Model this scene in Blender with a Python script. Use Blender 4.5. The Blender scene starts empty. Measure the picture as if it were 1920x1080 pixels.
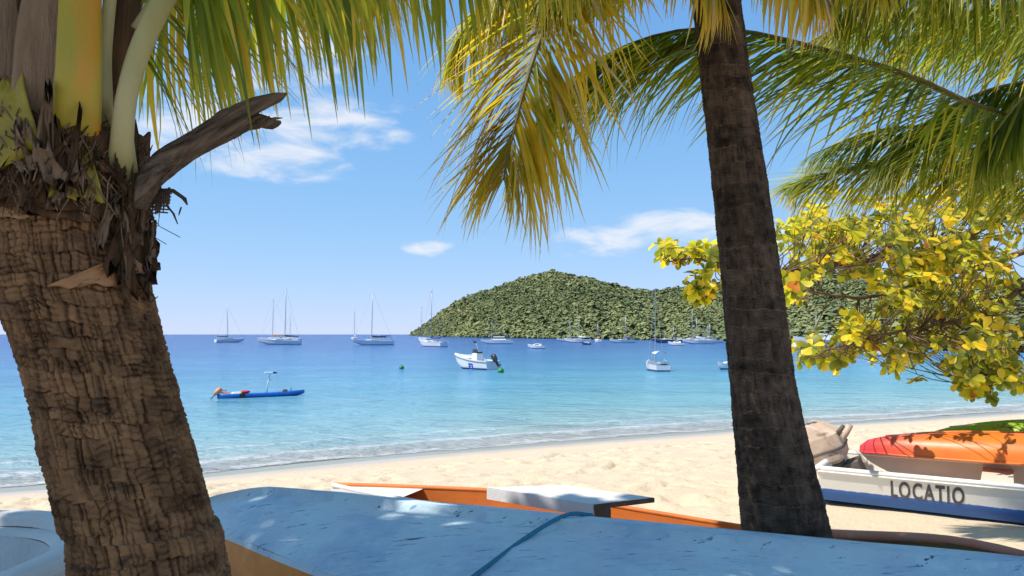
import bpy, bmesh, math, random
import numpy as np
from mathutils import Vector, Matrix
R = math.radians
random.seed(7); rng = np.random.default_rng(11)
scene = bpy.context.scene
COL = scene.collection

# ------------------------------------------------------------------ camera
F = 1400.0; CX, HZ, EYE = 960.0, 627.0, 2.6      # focal length in photo pixels, horizon row, eye above sea
cam_d = bpy.data.cameras.new('camera'); cam = bpy.data.objects.new('camera', cam_d); COL.objects.link(cam)
cam.location = (0, 0, EYE); cam.rotation_euler = (R(90), 0, 0)
cam_d.sensor_width = 36; cam_d.lens = 36*F/1920; cam_d.shift_y = (HZ-540)/1920
cam_d.clip_start = 0.05; cam_d.clip_end = 60000
scene.camera = cam
def P(px, py, Y): return np.array([(px-CX)/F*Y, Y, EYE+(HZ-py)/F*Y])   # pixel + distance -> point
def PW(px, py): return P(px, py, EYE*F/(py-HZ))                           # pixel on the sea

# ------------------------------------------------------------------ sun, sky, exposure
SUN_EL, SUN_AZ = R(56), R(-108)        # azimuth from +Y towards +X
sun_dir = Vector((math.cos(SUN_EL)*math.sin(SUN_AZ), math.cos(SUN_EL)*math.cos(SUN_AZ), math.sin(SUN_EL)))
sun_d = bpy.data.lights.new('sun', 'SUN'); sun = bpy.data.objects.new('sun', sun_d); COL.objects.link(sun)
sun_d.energy = 4.0; sun_d.angle = R(0.53); sun_d.color = (1, .94, .84)
sun.rotation_euler = sun_dir.to_track_quat('Z', 'Y').to_euler(); sun.location = (-10, -2, 20)
scene.view_settings.view_transform = 'Standard'; scene.view_settings.look = 'None'
scene.view_settings.gamma = 1; EXPO = 0.55; scene.view_settings.exposure = EXPO
scene.view_settings.use_curve_mapping = False
scene.cycles.use_denoising = True
scene.cycles.max_bounces = 8; scene.cycles.transparent_max_bounces = 12
scene.cycles.sample_clamp_indirect = 8

world = bpy.data.worlds.new('World'); scene.world = world; world.use_nodes = True
def build_world():
    nt = world.node_tree; N = nt.nodes; L = nt.links; N.clear()
    def math_(op, a, b=None, c=None, clamp=False):
        n = N.new('ShaderNodeMath'); n.operation = op; n.use_clamp = clamp
        for i, v in enumerate((a, b, c)):
            if v is None: continue
            if isinstance(v, (int, float)): n.inputs[i].default_value = v
            else: L.new(v, n.inputs[i])
        return n.outputs[0]
    sky = N.new('ShaderNodeTexSky'); sky.sky_type = 'NISHITA'; sky.sun_disc = False
    sky.sun_elevation = SUN_EL; sky.sun_rotation = SUN_AZ
    sky.air_density = 0.7; sky.dust_density = 0.0; sky.ozone_density = 4.0; sky.altitude = 0
    tc = N.new('ShaderNodeTexCoord'); sp = N.new('ShaderNodeSeparateXYZ'); L.new(tc.outputs['Generated'], sp.inputs[0])
    az = math_('ARCTAN2', sp.outputs[0], sp.outputs[1]); el = math_('ARCSINE', sp.outputs[2])
    # cloud noise in stretched azimuth / elevation
    cb = N.new('ShaderNodeCombineXYZ'); L.new(math_('MULTIPLY', az, 7.0), cb.inputs[0]); L.new(math_('MULTIPLY', el, 20.0), cb.inputs[1])
    no = N.new('ShaderNodeTexNoise'); no.inputs['Scale'].default_value = 1.6; no.inputs['Detail'].default_value = 9
    no.inputs['Roughness'].default_value = .58; no.inputs['Distortion'].default_value = .35; L.new(cb.outputs[0], no.inputs['Vector'])
    cl = [(600, 228, 140, 46, 1.05), (500, 290, 125, 42, 1.05), (330, 250, 120, 48, 1.0), (430, 190, 170, 90, .85), (560, 80, 110, 95, .85), (585, 108, 55, 14, .8),
          (470, 165, 90, 30, .7), (1200, 446, 190, 26, 1.0), (1255, 420, 120, 26, 1.0), (803, 463, 40, 17, 1.0), (1048, 477, 28, 9, .6), (1500, 440, 130, 26, .85), (250, 300, 120, 30, .6)]
    cl = [(math.atan2(a-CX, F), math.atan2(HZ-b, math.hypot(F, a-CX)), c/F, d/F, s) for a, b, c, d, s in cl]
    rr = random.Random(3)
    for i in range(16):
        a = rr.uniform(.75, 2*math.pi-.75); cl.append((a if a < math.pi else a-2*math.pi, rr.uniform(.08, .5), rr.uniform(.06, .14), rr.uniform(.015, .035), rr.uniform(.6, 1)))
    tot = None
    for a, e, wa, we, s in cl:
        r = math_('SQRT', math_('ADD', math_('POWER', math_('ABSOLUTE', math_('MULTIPLY', math_('SUBTRACT', az, a), 1/wa)), 2.0),
                                     math_('POWER', math_('ABSOLUTE', math_('MULTIPLY', math_('SUBTRACT', el, e), 1/we)), 2.0)))
        m = math_('MULTIPLY', math_('SUBTRACT', 1.55, r, clamp=True), s)
        tot = m if tot is None else math_('MAXIMUM', tot, m)
    d = math_('ADD', tot, math_('MULTIPLY', math_('SUBTRACT', no.outputs[0], .5), 2.9))
    d = math_('MULTIPLY', math_('SUBTRACT', d, .38), .95, clamp=True)
    d = math_('MULTIPLY', d, math_('MULTIPLY', tot, 3.0, clamp=True))
    mr = N.new('ShaderNodeMapRange'); mr.interpolation_type = 'SMOOTHSTEP'; L.new(d, mr.inputs[0]); mr.inputs[4].default_value = .85
    mix = N.new('ShaderNodeMix'); mix.data_type = 'RGBA'; L.new(mr.outputs[0], mix.inputs[0]); 
    # the camera's tone curve on the sky, per channel: A x / (1 + B x), the same in every direction
    sc = N.new('ShaderNodeSeparateColor'); L.new(sky.outputs[0], sc.inputs[0]); cc = N.new('ShaderNodeCombineColor'); G = 10/2**EXPO
    for i, (ka, kb) in enumerate(((2.0, 1.9), (3.84, 4.0), (6.2, 5.0))):
        x = math_('MULTIPLY', sc.outputs[i], .1275); L.new(math_('DIVIDE', math_('MULTIPLY', x, ka*G), math_('ADD', math_('MULTIPLY', x, kb), 1.0)), cc.inputs[i])
    L.new(cc.outputs[0], mix.inputs[6]); mix.inputs[7].default_value = (.90*G, .925*G, .985*G, 1)
    bg = N.new('ShaderNodeBackground'); L.new(mix.outputs[2], bg.inputs[0]); bg.inputs[1].default_value = 0.10
    out = N.new('ShaderNodeOutputWorld'); L.new(bg.outputs[0], out.inputs[0])
build_world()

# ------------------------------------------------------------------ materials
def mat(name, c1, c2=None, scale=4.0, rough=.7, bump=0.0, bscale=30.0, spec=.4, c3=None, s3=1.5, amt3=.5, stretch=(1, 1, 1), transl=0.0, tcol=None,
        attr=None, metal=0.0, extra=None, bdist=.02, rot=None):
    m = bpy.data.materials.new(name); m.use_nodes = True; nt = m.node_tree; N = nt.nodes; L = nt.links
    b = N['Principled BSDF']; out = N['Material Output']
    b.inputs['Roughness'].default_value = rough; b.inputs['Specular IOR Level'].default_value = spec; b.inputs['Metallic'].default_value = metal
    tc = N.new('ShaderNodeTexCoord'); mp = N.new('ShaderNodeMapping'); mp.inputs['Scale'].default_value = stretch
    if rot:
        m0 = N.new('ShaderNodeMapping'); m0.inputs['Rotation'].default_value = rot; L.new(tc.outputs['Object'], m0.inputs[0]); L.new(m0.outputs[0], mp.inputs[0])
    else: L.new(tc.outputs['Object'], mp.inputs[0])
    def noise(s, det=6, ro=.6):
        n = N.new('ShaderNodeTexNoise'); n.inputs['Scale'].default_value = s; n.inputs['Detail'].default_value = det; n.inputs['Roughness'].default_value = ro
        L.new(mp.outputs[0], n.inputs['Vector']); return n.outputs[0]
    def ramp(v, a, c):
        r = N.new('ShaderNodeMapRange'); r.inputs[1].default_value = a; r.inputs[2].default_value = c; L.new(v, r.inputs[0]); return r.outputs[0]
    def mixc(f, a, c):
        x = N.new('ShaderNodeMix'); x.data_type = 'RGBA'
        if isinstance(f, float): x.inputs[0].default_value = f
        else: L.new(f, x.inputs[0])
        for i, v in ((6, a), (7, c)):
            if isinstance(v, tuple): x.inputs[i].default_value = (*v, 1)
            else: L.new(v, x.inputs[i])
        return x.outputs[2]
    col = c1
    if c2 is not None:
        f = ramp(noise(scale), .32, .68)
        if attr:
            a = N.new('ShaderNodeAttribute'); a.attribute_name = attr
            f2 = N.new('ShaderNodeMath'); f2.operation = 'MULTIPLY_ADD'; f2.inputs[1].default_value = .45; L.new(f, f2.inputs[0]); 
            f3 = N.new('ShaderNodeMath'); f3.operation = 'MULTIPLY'; f3.inputs[1].default_value = .75; L.new(a.outputs['Fac'], f3.inputs[0]); L.new(f3.outputs[0], f2.inputs[2]); f2.use_clamp = True
            f = f2.outputs[0]
        col = mixc(f, c1, c2)
    if c3 is not None:
        g = ramp(noise(s3, 8, .65), 1-amt3, 1-amt3+.12); col = mixc(g, col, c3)
    if extra: col = extra(N, L, mixc, ramp, noise, mp, col)
    if isinstance(col, tuple): b.inputs['Base Color'].default_value = (*col, 1)
    else: L.new(col, b.inputs['Base Color'])
    if bump > 0:
        bp = N.new('ShaderNodeBump'); bp.inputs['Strength'].default_value = bump; bp.inputs['Distance'].default_value = bdist
        L.new(noise(bscale, 8, .65), bp.inputs['Height']); L.new(bp.outputs[0], b.inputs['Normal'])
    if transl > 0:
        t = N.new('ShaderNodeBsdfTranslucent'); ms = N.new('ShaderNodeMixShader'); ms.inputs[0].default_value = transl
        if tcol: t.inputs[0].default_value = (*tcol, 1)
        elif isinstance(col, tuple): t.inputs[0].default_value = (*col, 1)
        else: L.new(col, t.inputs[0])
        L.new(b.outputs[0], ms.inputs[1]); L.new(t.outputs[0], ms.inputs[2]); L.new(ms.outputs[0], out.inputs[0])
    return m
M = {}
def leaf_mat(name, base, mid, tip, transl=.5, tmul=2.5):
    """leaflet: colour along its length (attribute 'along') with a little noise"""
    m = bpy.data.materials.new(name); m.use_nodes = True; nt = m.node_tree; N = nt.nodes; L = nt.links
    b = N['Principled BSDF']; out = N['Material Output']; b.inputs['Roughness'].default_value = .42; b.inputs['Specular IOR Level'].default_value = .45
    a = N.new('ShaderNodeAttribute'); a.attribute_name = 'along'
    oi = N.new('ShaderNodeNewGeometry'); 
    no = N.new('ShaderNodeTexNoise'); no.inputs['Scale'].default_value = 9; no.inputs['Detail'].default_value = 3; L.new(oi.outputs['Position'], no.inputs['Vector'])
    ad = N.new('ShaderNodeMath'); ad.operation = 'MULTIPLY_ADD'; ad.inputs[1].default_value = .9; L.new(no.outputs[0], ad.inputs[0]); L.new(a.outputs['Fac'], ad.inputs[2])
    sb = N.new('ShaderNodeMath'); sb.operation = 'SUBTRACT'; sb.inputs[1].default_value = .45; L.new(ad.outputs[0], sb.inputs[0]); sb.use_clamp = True
    cr = N.new('ShaderNodeValToRGB'); L.new(sb.outputs[0], cr.inputs[0]); e = cr.color_ramp.elements
    e[0].color = (*base, 1); e[0].position = .05; e[1].color = (*tip, 1); e[1].position = 1; x = e.new(.55); x.color = (*mid, 1)
    L.new(cr.outputs[0], b.inputs['Base Color'])
    t = N.new('ShaderNodeBsdfTranslucent'); ms = N.new('ShaderNodeMixShader'); ms.inputs[0].default_value = transl
    vm = N.new('ShaderNodeVectorMath'); vm.operation = 'MULTIPLY'; vm.inputs[1].default_value = (tmul*1.0, tmul*1.02, tmul*.5); L.new(cr.outputs[0], vm.inputs[0]); L.new(vm.outputs[0], t.inputs[0])
    L.new(b.outputs[0], ms.inputs[1]); L.new(t.outputs[0], ms.inputs[2]); L.new(ms.outputs[0], out.inputs[0])
    return m
M['lf_green'] = leaf_mat('leaflet green', (.115, .165, .018), (.14, .19, .022), (.26, .26, .04))
M['lf_dark'] = leaf_mat('leaflet dark green', (.065, .10, .014), (.08, .115, .016), (.15, .16, .025))
M['lf_lime'] = leaf_mat('leaflet yellow green', (.22, .25, .025), (.31, .31, .03), (.48, .39, .06), .5, 2.0)
M['lf_yellow'] = leaf_mat('leaflet yellow', (.42, .33, .03), (.64, .46, .035), (.68, .46, .10), .5, 1.35)
M['lf_straw'] = leaf_mat('leaflet straw', (.36, .30, .14), (.46, .36, .18), (.58, .46, .28), .35, 1.6)
M['al_green'] = leaf_mat('almond leaf green', (.10, .125, .016), (.15, .17, .02), (.25, .24, .03), .42)
M['al_lime'] = leaf_mat('almond leaf lime', (.34, .36, .03), (.44, .42, .03), (.54, .46, .04), .42)
M['al_yellow'] = leaf_mat('almond leaf yellow', (.58, .48, .035), (.68, .52, .035), (.70, .46, .04), .42)
M['al_orange'] = leaf_mat('almond leaf orange', (.45, .24, .04), (.50, .22, .04), (.42, .13, .03), .4)
M['rachis'] = mat('frond stalk', (.34, .30, .08), (.20, .16, .05), 6, .5)
M['rachis_dark'] = mat('frond stalk dark', (.13, .10, .04), (.2, .17, .05), 6, .55)
M['bark_warm'] = mat('palm bark warm', (.050, .024, .012), (.42, .225, .105), 12, .85, .8, 90, .2, attr='tone', c3=(.05, .035, .026), s3=9, amt3=.42, stretch=(1, 1, 2.2))
M['bark_dark'] = mat('palm bark dark', (.013, .008, .005), (.20, .125, .08), 14, .85, .8, 60, .25, attr='tone', c3=(.36, .30, .25), s3=11, amt3=.33, stretch=(1, 1, 1.5))
M['bark'] = mat('tree bark', (.12, .08, .055), (.24, .17, .12), 8, .9, .6, 40, .2)
M['fibre'] = mat('palm fibre', (.065, .034, .017), (.20, .112, .058), 22, .9, 1.0, 120, .2, stretch=(1, 1, .10))
M['fibre_pale'] = mat('palm sheath pale', (.21, .128, .075), (.38, .255, .165), 18, .85, .9, 110, .2, c3=(.10, .06, .035), s3=9, amt3=.40, stretch=(1, 1, .12))
M['fibre_orange'] = mat('palm sheath orange', (.30, .14, .06), (.45, .25, .12), 9, .7, .4, 50, .3, c3=(.08, .05, .03), s3=6, amt3=.4)
M['petiole'] = mat('leaf stalk yellow', (.44, .30, .018), (.30, .27, .03), 7, .42, .2, 40, .4, c3=(.55, .24, .02), s3=8, amt3=.50, stretch=(1, 1, .12))
M['petiole_green'] = mat('leaf stalk olive', (.32, .245, .022), (.22, .17, .022), 9, .5, .3, 50, .4, c3=(.10, .055, .025), s3=9, amt3=.42)
M['petiole_pale'] = mat('leaf stalk pale', (.44, .38, .19), (.33, .30, .10), 7, .45, .15, 40, .4, stretch=(1, 1, .3))
M['dead'] = mat('dead stalk', (.06, .042, .03), (.17, .115, .078), 10, .9, .9, 60, .15, c3=(.035, .025, .02), s3=9, amt3=.4)
M['dead_grain'] = mat('dead stalk grain', (.045, .03, .021), (.25, .17, .115), 55, .9, 1.0, 80, .15, c3=(.03, .02, .015), s3=28, amt3=.43, stretch=(.10, 1, 1), rot=(0, R(33), 0))
M['white'] = mat('white gelcoat', (.80, .80, .79), (.72, .73, .74), 2, .35, 0, spec=.5)
M['glass'] = mat('dark window', (.02, .025, .03), rough=.15, spec=.6)
M['alu'] = mat('aluminium mast', (.45, .46, .48), (.34, .35, .37), 2, .4, metal=.3)
M['wire'] = mat('stay wire', (.42, .43, .46), rough=.5)
M['navy'] = mat('navy canvas', (.025, .03, .07), (.04, .05, .10), 4, .85)
M['greycanvas'] = mat('grey canvas', (.16, .17, .20), (.24, .25, .28), 4, .85)
M['bluecanvas'] = mat('blue canvas', (.05, .10, .28), (.08, .14, .34), 4, .85)
M['orangecanvas'] = mat('orange canvas', (.48, .26, .08), (.40, .20, .06), 4, .85)
M['black'] = mat('black plastic', (.018, .018, .02), (.03, .03, .033), 6, .4, spec=.5)
M['hull_dark'] = mat('dark hull', (.05, .07, .13), (.07, .09, .16), 3, .4)
M['green_buoy'] = mat('green buoy', (.03, .28, .07), (.02, .2, .05), 4, .4)
M['steel'] = mat('steel tube', (.6, .6, .6), rough=.3, metal=.7)
M['rope'] = mat('teal rope', (.03, .20, .30), (.05, .30, .40), 60, .8, .6, 160)
M['grey_gel'] = mat('old grey gelcoat', (.80, .77, .73), (.64, .61, .58), 2.2, .6, .35, 9, .3, c3=(.22, .2, .18), s3=5, amt3=.34, bdist=.05)
M['grey_gel_in'] = mat('old grey inner skin', (.60, .59, .58), (.78, .76, .74), 3.0, .6, .8, 5, .3, c3=(.25, .22, .19), s3=4, amt3=.36, bdist=.08)
M['wood_brown'] = mat('weathered brown wood', (.16, .085, .05), (.26, .15, .09), 8, .85, .5, 30)
M['white_wood'] = mat('worn white paint', (.76, .75, .71), (.66, .64, .6), 3, .6, .25, 20, c3=(.42, .35, .28), s3=6, amt3=.30)
M['orange_in'] = mat('orange paint', (.72, .20, .035), (.62, .16, .03), 3, .55, .15, 15, c3=(.40, .18, .08), s3=6, amt3=.32)
M['salmon'] = mat('faded salmon paint', (.62, .20, .11), (.56, .26, .17), 5, .6, .2, 20)
M['olive_in'] = mat('olive inside paint', (.20, .13, .035), (.14, .09, .03), 4, .7)
M['cream_in'] = mat('cream inside paint', (.68, .62, .50), (.58, .52, .42), 3, .65, .2, 14, c3=(.35, .28, .2), s3=5, amt3=.34)
M['letter'] = mat('faded black lettering', (.05, .045, .06), (.12, .11, .12), 16, .7, c3=(.55, .54, .53), s3=26, amt3=.37)
M['motor_tan'] = mat('faded tan cowling', (.60, .46, .36), (.50, .36, .28), 5, .6, .3, 20, c3=(.10, .06, .05), s3=6, amt3=.41)
M['motor_dark'] = mat('motor leg', (.10, .085, .075), (.16, .13, .11), 6, .7)
M['kayak_blue'] = mat('blue plastic', (.01, .12, .46), (.015, .16, .55), 3, .35, spec=.5)
M['red'] = mat('red cloth', (.6, .03, .05), rough=.8)
M['peach'] = mat('peach plastic', (.75, .32, .18), (.65, .25, .14), 6, .5)
M['lime'] = mat('lime plastic', (.30, .42, .02), (.24, .36, .02), 4, .45)
M['logo_blue'] = mat('blue sticker', (.03, .05, .42), rough=.5)

def hull_paint(name, top, bottom, zline, wear, wz=.03):
    """two paints meeting at a local height, with worn patches along the line"""
    def ex(N, L, mixc, ramp, noise, mp, col):
        tc = N.new('ShaderNodeTexCoord'); s = N.new('ShaderNodeSeparateXYZ'); L.new(tc.outputs['Object'], s.inputs[0])
        n = noise(22, 6, .7); a = N.new('ShaderNodeMath'); a.operation = 'MULTIPLY_ADD'; a.inputs[1].default_value = wz; L.new(n, a.inputs[0]); L.new(s.outputs[2], a.inputs[2])
        f = ramp(a.outputs[0], zline+wz*.5-.004, zline+wz*.5+.004); c = mixc(f, bottom, col)
        return mixc(ramp(noise(9, 8, .75), .66, .70), c, wear)
    return mat(name, top, tuple(.9*x for x in top), 3, .5, .12, 25, .4, extra=ex)
M['locatio_side'] = hull_paint('white over blue hull paint', (.78, .77, .74), (.035, .13, .42), .185, (.5, .52, .56))
M['sail_hull'] = hull_paint('white hull with dark waterline', (.78, .78, .79), (.06, .08, .16), .12, (.74, .74, .76), .01)
def old_blue(N, L, mixc, ramp, noise, mp, col):
    tc = N.new('ShaderNodeTexCoord')
    # teal rubbed patches
    c = mixc(ramp(noise(2.6, 8, .7), .45, .62), col, (.58, .76, .79))
    c = mixc(ramp(noise(1.7, 7, .7), .48, .66), c, (.33, .48, .62))
    c = mixc(ramp(noise(5.5, 9, .7), .60, .70), c, (.46, .58, .70))
    # scratches: thin streaks of stretched noise
    for ang, th, cc, sc in ((25, .635, (.06, .10, .17), 22), (33, .655, (.05, .07, .11), 9), (10, .61, (.60, .70, .78), 20), (-20, .60, (.52, .66, .72), 7), (60, .64, (.22, .36, .52), 12)):
        m2 = N.new('ShaderNodeMapping'); m2.inputs['Rotation'].default_value = (0, 0, R(ang)); m2.inputs['Scale'].default_value = (.28, 2.6, 1)
        L.new(tc.outputs['Object'], m2.inputs[0]); n = N.new('ShaderNodeTexNoise'); n.inputs['Scale'].default_value = sc; n.inputs['Detail'].default_value = 5; n.inputs['Roughness'].default_value = .7
        L.new(m2.outputs[0], n.inputs['Vector']); c = mixc(ramp(n.outputs[0], th, th+.02), c, cc)
    return mixc(ramp(noise(7, 9, .75), .69, .70), c, (.05, .055, .06))
M['old_blue'] = mat('weathered blue paint', (.52, .63, .69), (.60, .70, .74), 2.2, .55, .25, 18, .4, extra=old_blue)
M['orange_band'] = mat('orange paint band', (.75, .28, .04), (.62, .2, .04), 5, .55, .2, 20, c3=(.62, .48, .36), s3=8, amt3=.36)
def kayak_or(N, L, mixc, ramp, noise, mp, col):
    tc = N.new('ShaderNodeTexCoord'); s = N.new('ShaderNodeSeparateXYZ'); L.new(tc.outputs['Object'], s.inputs[0])
    return mixc(ramp(s.outputs[0], .15, .75), (.62, .05, .05), col)
M['kayak_orange'] = mat('orange plastic', (.80, .19, .02), (.70, .14, .02), 3, .4, .1, 12, .45, extra=kayak_or)

# ------------------------------------------------------------------ object helpers
def tag(o, label=None, cat=None, group=None, kind=None):
    if label: o['label'] = label
    if cat: o['category'] = cat
    if group: o['group'] = group
    if kind: o['kind'] = kind
    return o
def empty(name, loc, rz=0, label=None, cat=None, group=None):
    o = bpy.data.objects.new(name, None); COL.objects.link(o); o.location = [float(v) for v in loc]; o.rotation_euler = (0, 0, rz); o.empty_display_size = .2
    return tag(o, label, cat, group)
class MB:
    def __init__(s): s.v = []; s.f = []; s.at = []
    def add(s, verts, faces, at=None):
        o = len(s.v); s.v += [tuple(float(c) for c in p) for p in verts]; s.f += [tuple(i+o for i in f) for f in faces]
        return s
    def box(s, c, size, rot=None, taper=1.0, tx=None):
        sx, sy, sz = [d/2 for d in size]; pts = []
        for z in (-1, 1):
            k = taper if z > 0 else 1; kx = (tx if tx is not None else taper) if z > 0 else 1
            for x, y in ((-1, -1), (1, -1), (1, 1), (-1, 1)):
                p = Vector((x*sx*kx, y*sy*k, z*sz)); pts.append((rot @ p if rot else p)+Vector(c))
        return s.add(pts, [(3, 2, 1, 0), (4, 5, 6, 7), (0, 1, 5, 4), (1, 2, 6, 5), (2, 3, 7, 6), (3, 0, 4, 7)])
    def loft(s, rings, closed=True, cap=True):
        n = len(rings[0]); v = [p for r in rings for p in r]; f = []
        for i in range(len(rings)-1):
            for j in range(n if closed else n-1):
                a, b = i*n+j, i*n+(j+1) % n; f.append((a, b, b+n, a+n))
        if cap and closed: f.append(tuple(range(n))[::-1]); f.append(tuple(range((len(rings)-1)*n, len(rings)*n)))
        return s.add(v, f)
    def tube(s, pts, rad, n=8, cap=True, flat=1.0):
        pts = [Vector(p) for p in pts]; rings = []; up = Vector((0, 0, 1))
        if not hasattr(rad, '__len__'): rad = [rad]*len(pts)
        pn = None
        for i, p in enumerate(pts):
            t = (pts[min(i+1, len(pts)-1)]-pts[max(i-1, 0)]).normalized()
            if pn is None:
                ref = up if abs(t.z) < .9 else Vector((1, 0, 0)); a = t.cross(ref).normalized()
            else: a = (pn-t*pn.dot(t)).normalized()
            pn = a; b = t.cross(a)
            rings.append([p+(a*math.cos(2*math.pi*k/n)+b*math.sin(2*math.pi*k/n)*flat)*rad[i] for k in range(n)])
        return s.loft(rings, True, cap)
    def ball(s, c, r, n=12, m=8):
        rings = []
        for i in range(m+1):
            th = math.pi*i/m; th = min(max(th, .02), math.pi-.02)
            rings.append([(c[0]+r[0]*math.sin(th)*math.cos(2*math.pi*k/n), c[1]+r[1]*math.sin(th)*math.sin(2*math.pi*k/n), c[2]-r[2]*math.cos(th)) for k in range(n)])
        return s.loft(rings)
    def build(s, name, m, parent=None, smooth=False, kind=None, label=None):
        me = bpy.data.meshes.new(name); me.from_pydata(s.v, [], s.f); 
        if smooth: me.polygons.foreach_set('use_smooth', [True]*len(me.polygons))
        me.materials.append(m); me.update()
        o = bpy.data.objects.new(name, me); COL.objects.link(o); o.parent = parent
        if kind: o['kind'] = kind
        if label: o['label'] = label
        return o
def np_mesh(name, V, Fq, mats, parent=None, smooth=True, attrs=None, midx=None, kind=None):
    me = bpy.data.meshes.new(name); V = np.asarray(V, np.float32); Fq = np.asarray(Fq, np.int32); k = Fq.shape[1]
    me.vertices.add(len(V)); me.vertices.foreach_set('co', V.ravel()); me.loops.add(Fq.size); me.loops.foreach_set('vertex_index', Fq.ravel())
    me.polygons.add(len(Fq)); me.polygons.foreach_set('loop_start', np.arange(0, Fq.size, k, dtype=np.int32)); me.polygons.foreach_set('loop_total', np.full(len(Fq), k, np.int32))
    if smooth: me.polygons.foreach_set('use_smooth', np.ones(len(Fq), bool))
    for m in mats: me.materials.append(m)
    if midx is not None: me.polygons.foreach_set('material_index', np.asarray(midx, np.int32))
    me.update(calc_edges=True)
    for nme, val in (attrs or {}).items():
        a = me.attributes.new(nme, 'FLOAT', 'POINT'); a.data.foreach_set('value', np.asarray(val, np.float32))
    o = bpy.data.objects.new(name, me); COL.objects.link(o); o.parent = parent
    if kind: o['kind'] = kind
    return o
TAB = rng.random((32, 32, 32))
def vnoise(x, y, z=0.0):
    x, y, z = np.broadcast_arrays(np.asarray(x, float), np.asarray(y, float), np.asarray(z, float))
    xi, yi, zi = [np.floor(v).astype(int) for v in (x, y, z)]; fx, fy, fz = x-xi, y-yi, z-zi
    fx, fy, fz = [f*f*(3-2*f) for f in (fx, fy, fz)]; r = 0
    for dx in (0, 1):
        for dy in (0, 1):
            for dz in (0, 1):
                r = r+TAB[(xi+dx) % 32, (yi+dy) % 32, (zi+dz) % 32]*(fx if dx else 1-fx)*(fy if dy else 1-fy)*(fz if dz else 1-fz)
    return r
def fbm(x, y, z=0.0, o=4):
    r = 0; a = .5; s = 1
    for i in range(o): r = r+a*vnoise(x*s+7.3*i, y*s+3.1*i, np.asarray(z)*s); a *= .5; s *= 2.03
    return r
def spline(pts, n):
    """Catmull-Rom through pts, n samples"""
    pts = [np.array(p, float) for p in pts]; pts = [2*pts[0]-pts[1]]+pts+[2*pts[-1]-pts[-2]]; k = len(pts)-3; out = []
    for i in range(n):
        t = i/(n-1)*k; j = min(int(t), k-1); u = t-j; a, b, c, d = pts[j:j+4]
        out.append(.5*((2*b)+(c-a)*u+(2*a-5*b+4*c-d)*u*u+(-a+3*b-3*c+d)*u**3))
    return np.array(out)
def grid_faces(nr, nc, wrap=False):
    i = np.arange(nr-1)[:, None]; j = np.arange(nc if wrap else nc-1)[None, :]
    a = i*nc+j; b = i*nc+(j+1) % nc
    return np.stack([a, b, b+nc, a+nc], -1).reshape(-1, 4)

# ------------------------------------------------------------------ ground, sea
SH = np.array([(-60, -14), (-25, 4.6), (-8.7, 12.6), (-5.9, 13.9), (-3, 15.9), (1, 18.1), (6.4, 20.7), (11.8, 22.9), (17.7, 25.6), (40, 35), (90, 52)], float)
def shore_q(x, y):
    """signed distance from the waterline, + out to sea"""
    x = np.asarray(x, float); y = np.asarray(y, float); best = np.full(x.shape, 1e9); sg = np.ones(x.shape)
    for a, b in zip(SH[:-1], SH[1:]):
        d = b-a; l2 = d@d; t = np.clip(((x-a[0])*d[0]+(y-a[1])*d[1])/l2, 0, 1)
        ex, ey = x-(a[0]+t*d[0]), y-(a[1]+t*d[1]); dist = np.hypot(ex, ey); s = np.where(d[0]*(y-a[1])-d[1]*(x-a[0]) > 0, 1, -1)
        m = dist < best-1e-9; best = np.where(m, dist, best); sg = np.where(m, s, sg)
    return best*sg
def ground_z(x, y):
    q = shore_q(x, y); d = -q
    z = np.where(d > 0, np.interp(d, [0, 2.5, 6, 10, 15, 30, 80], [0, .22, .55, .85, 1.0, 1.12, 1.5]), -np.minimum(.10*q+.004*q*q, 6))
    dry = np.clip((d-2.2)/1.5, 0, 1)
    return z+dry*(.10*(fbm(x*.55, y*.55, .3)-.47)+.045*(fbm(x*1.9, y*1.9, 1.3)-.47))
def gz(x, y): return float(ground_z(np.array([x]), np.array([y]))[0])
def make_ground():
    yy = np.concatenate([np.linspace(-60, 0, 16)[:-1], np.linspace(0, 9, 60)[:-1], np.linspace(9, 24, 260)[:-1], np.linspace(24, 34, 50)[:-1], np.linspace(34, 90, 22)])
    xx = np.concatenate([np.linspace(-80, -14, 18)[:-1], np.linspace(-14, 22, 420)[:-1], np.linspace(22, 120, 30)])
    X, Y = np.meshgrid(xx, yy); q = shore_q(X, Y); Z = ground_z(X, Y)
    # footprints: dents scattered on the dry sand
    fr = np.random.default_rng(5)
    for _ in range(1300):
        t = fr.uniform(0, 1); a = np.array([-9, 12.4])*(1-t)+np.array([16, 24.6])*t; off = fr.uniform(2.4, 9.5); cx, cy = a[0]+off*.45, a[1]-off*.89
        ix = np.searchsorted(xx, [cx-.5, cx+.5]); iy = np.searchsorted(yy, [cy-.5, cy+.5]); sl = (slice(iy[0], iy[1]), slice(ix[0], ix[1]))
        an = fr.uniform(0, 3.14); dx, dy = X[sl]-cx, Y[sl]-cy; u, v = dx*math.cos(an)+dy*math.sin(an), -dx*math.sin(an)+dy*math.cos(an)
        r2 = (u/.17)**2+(v/.09)**2; Z[sl] += -.06*np.exp(-r2)+.022*np.exp(-(np.sqrt(r2)-1.6)**2*2.5)
    o = np_mesh('beach_sand', np.stack([X, Y, Z], -1).reshape(-1, 3), grid_faces(*X.shape), [M['sand']], attrs={'q': q.ravel()}, kind='structure')
    return o
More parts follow.
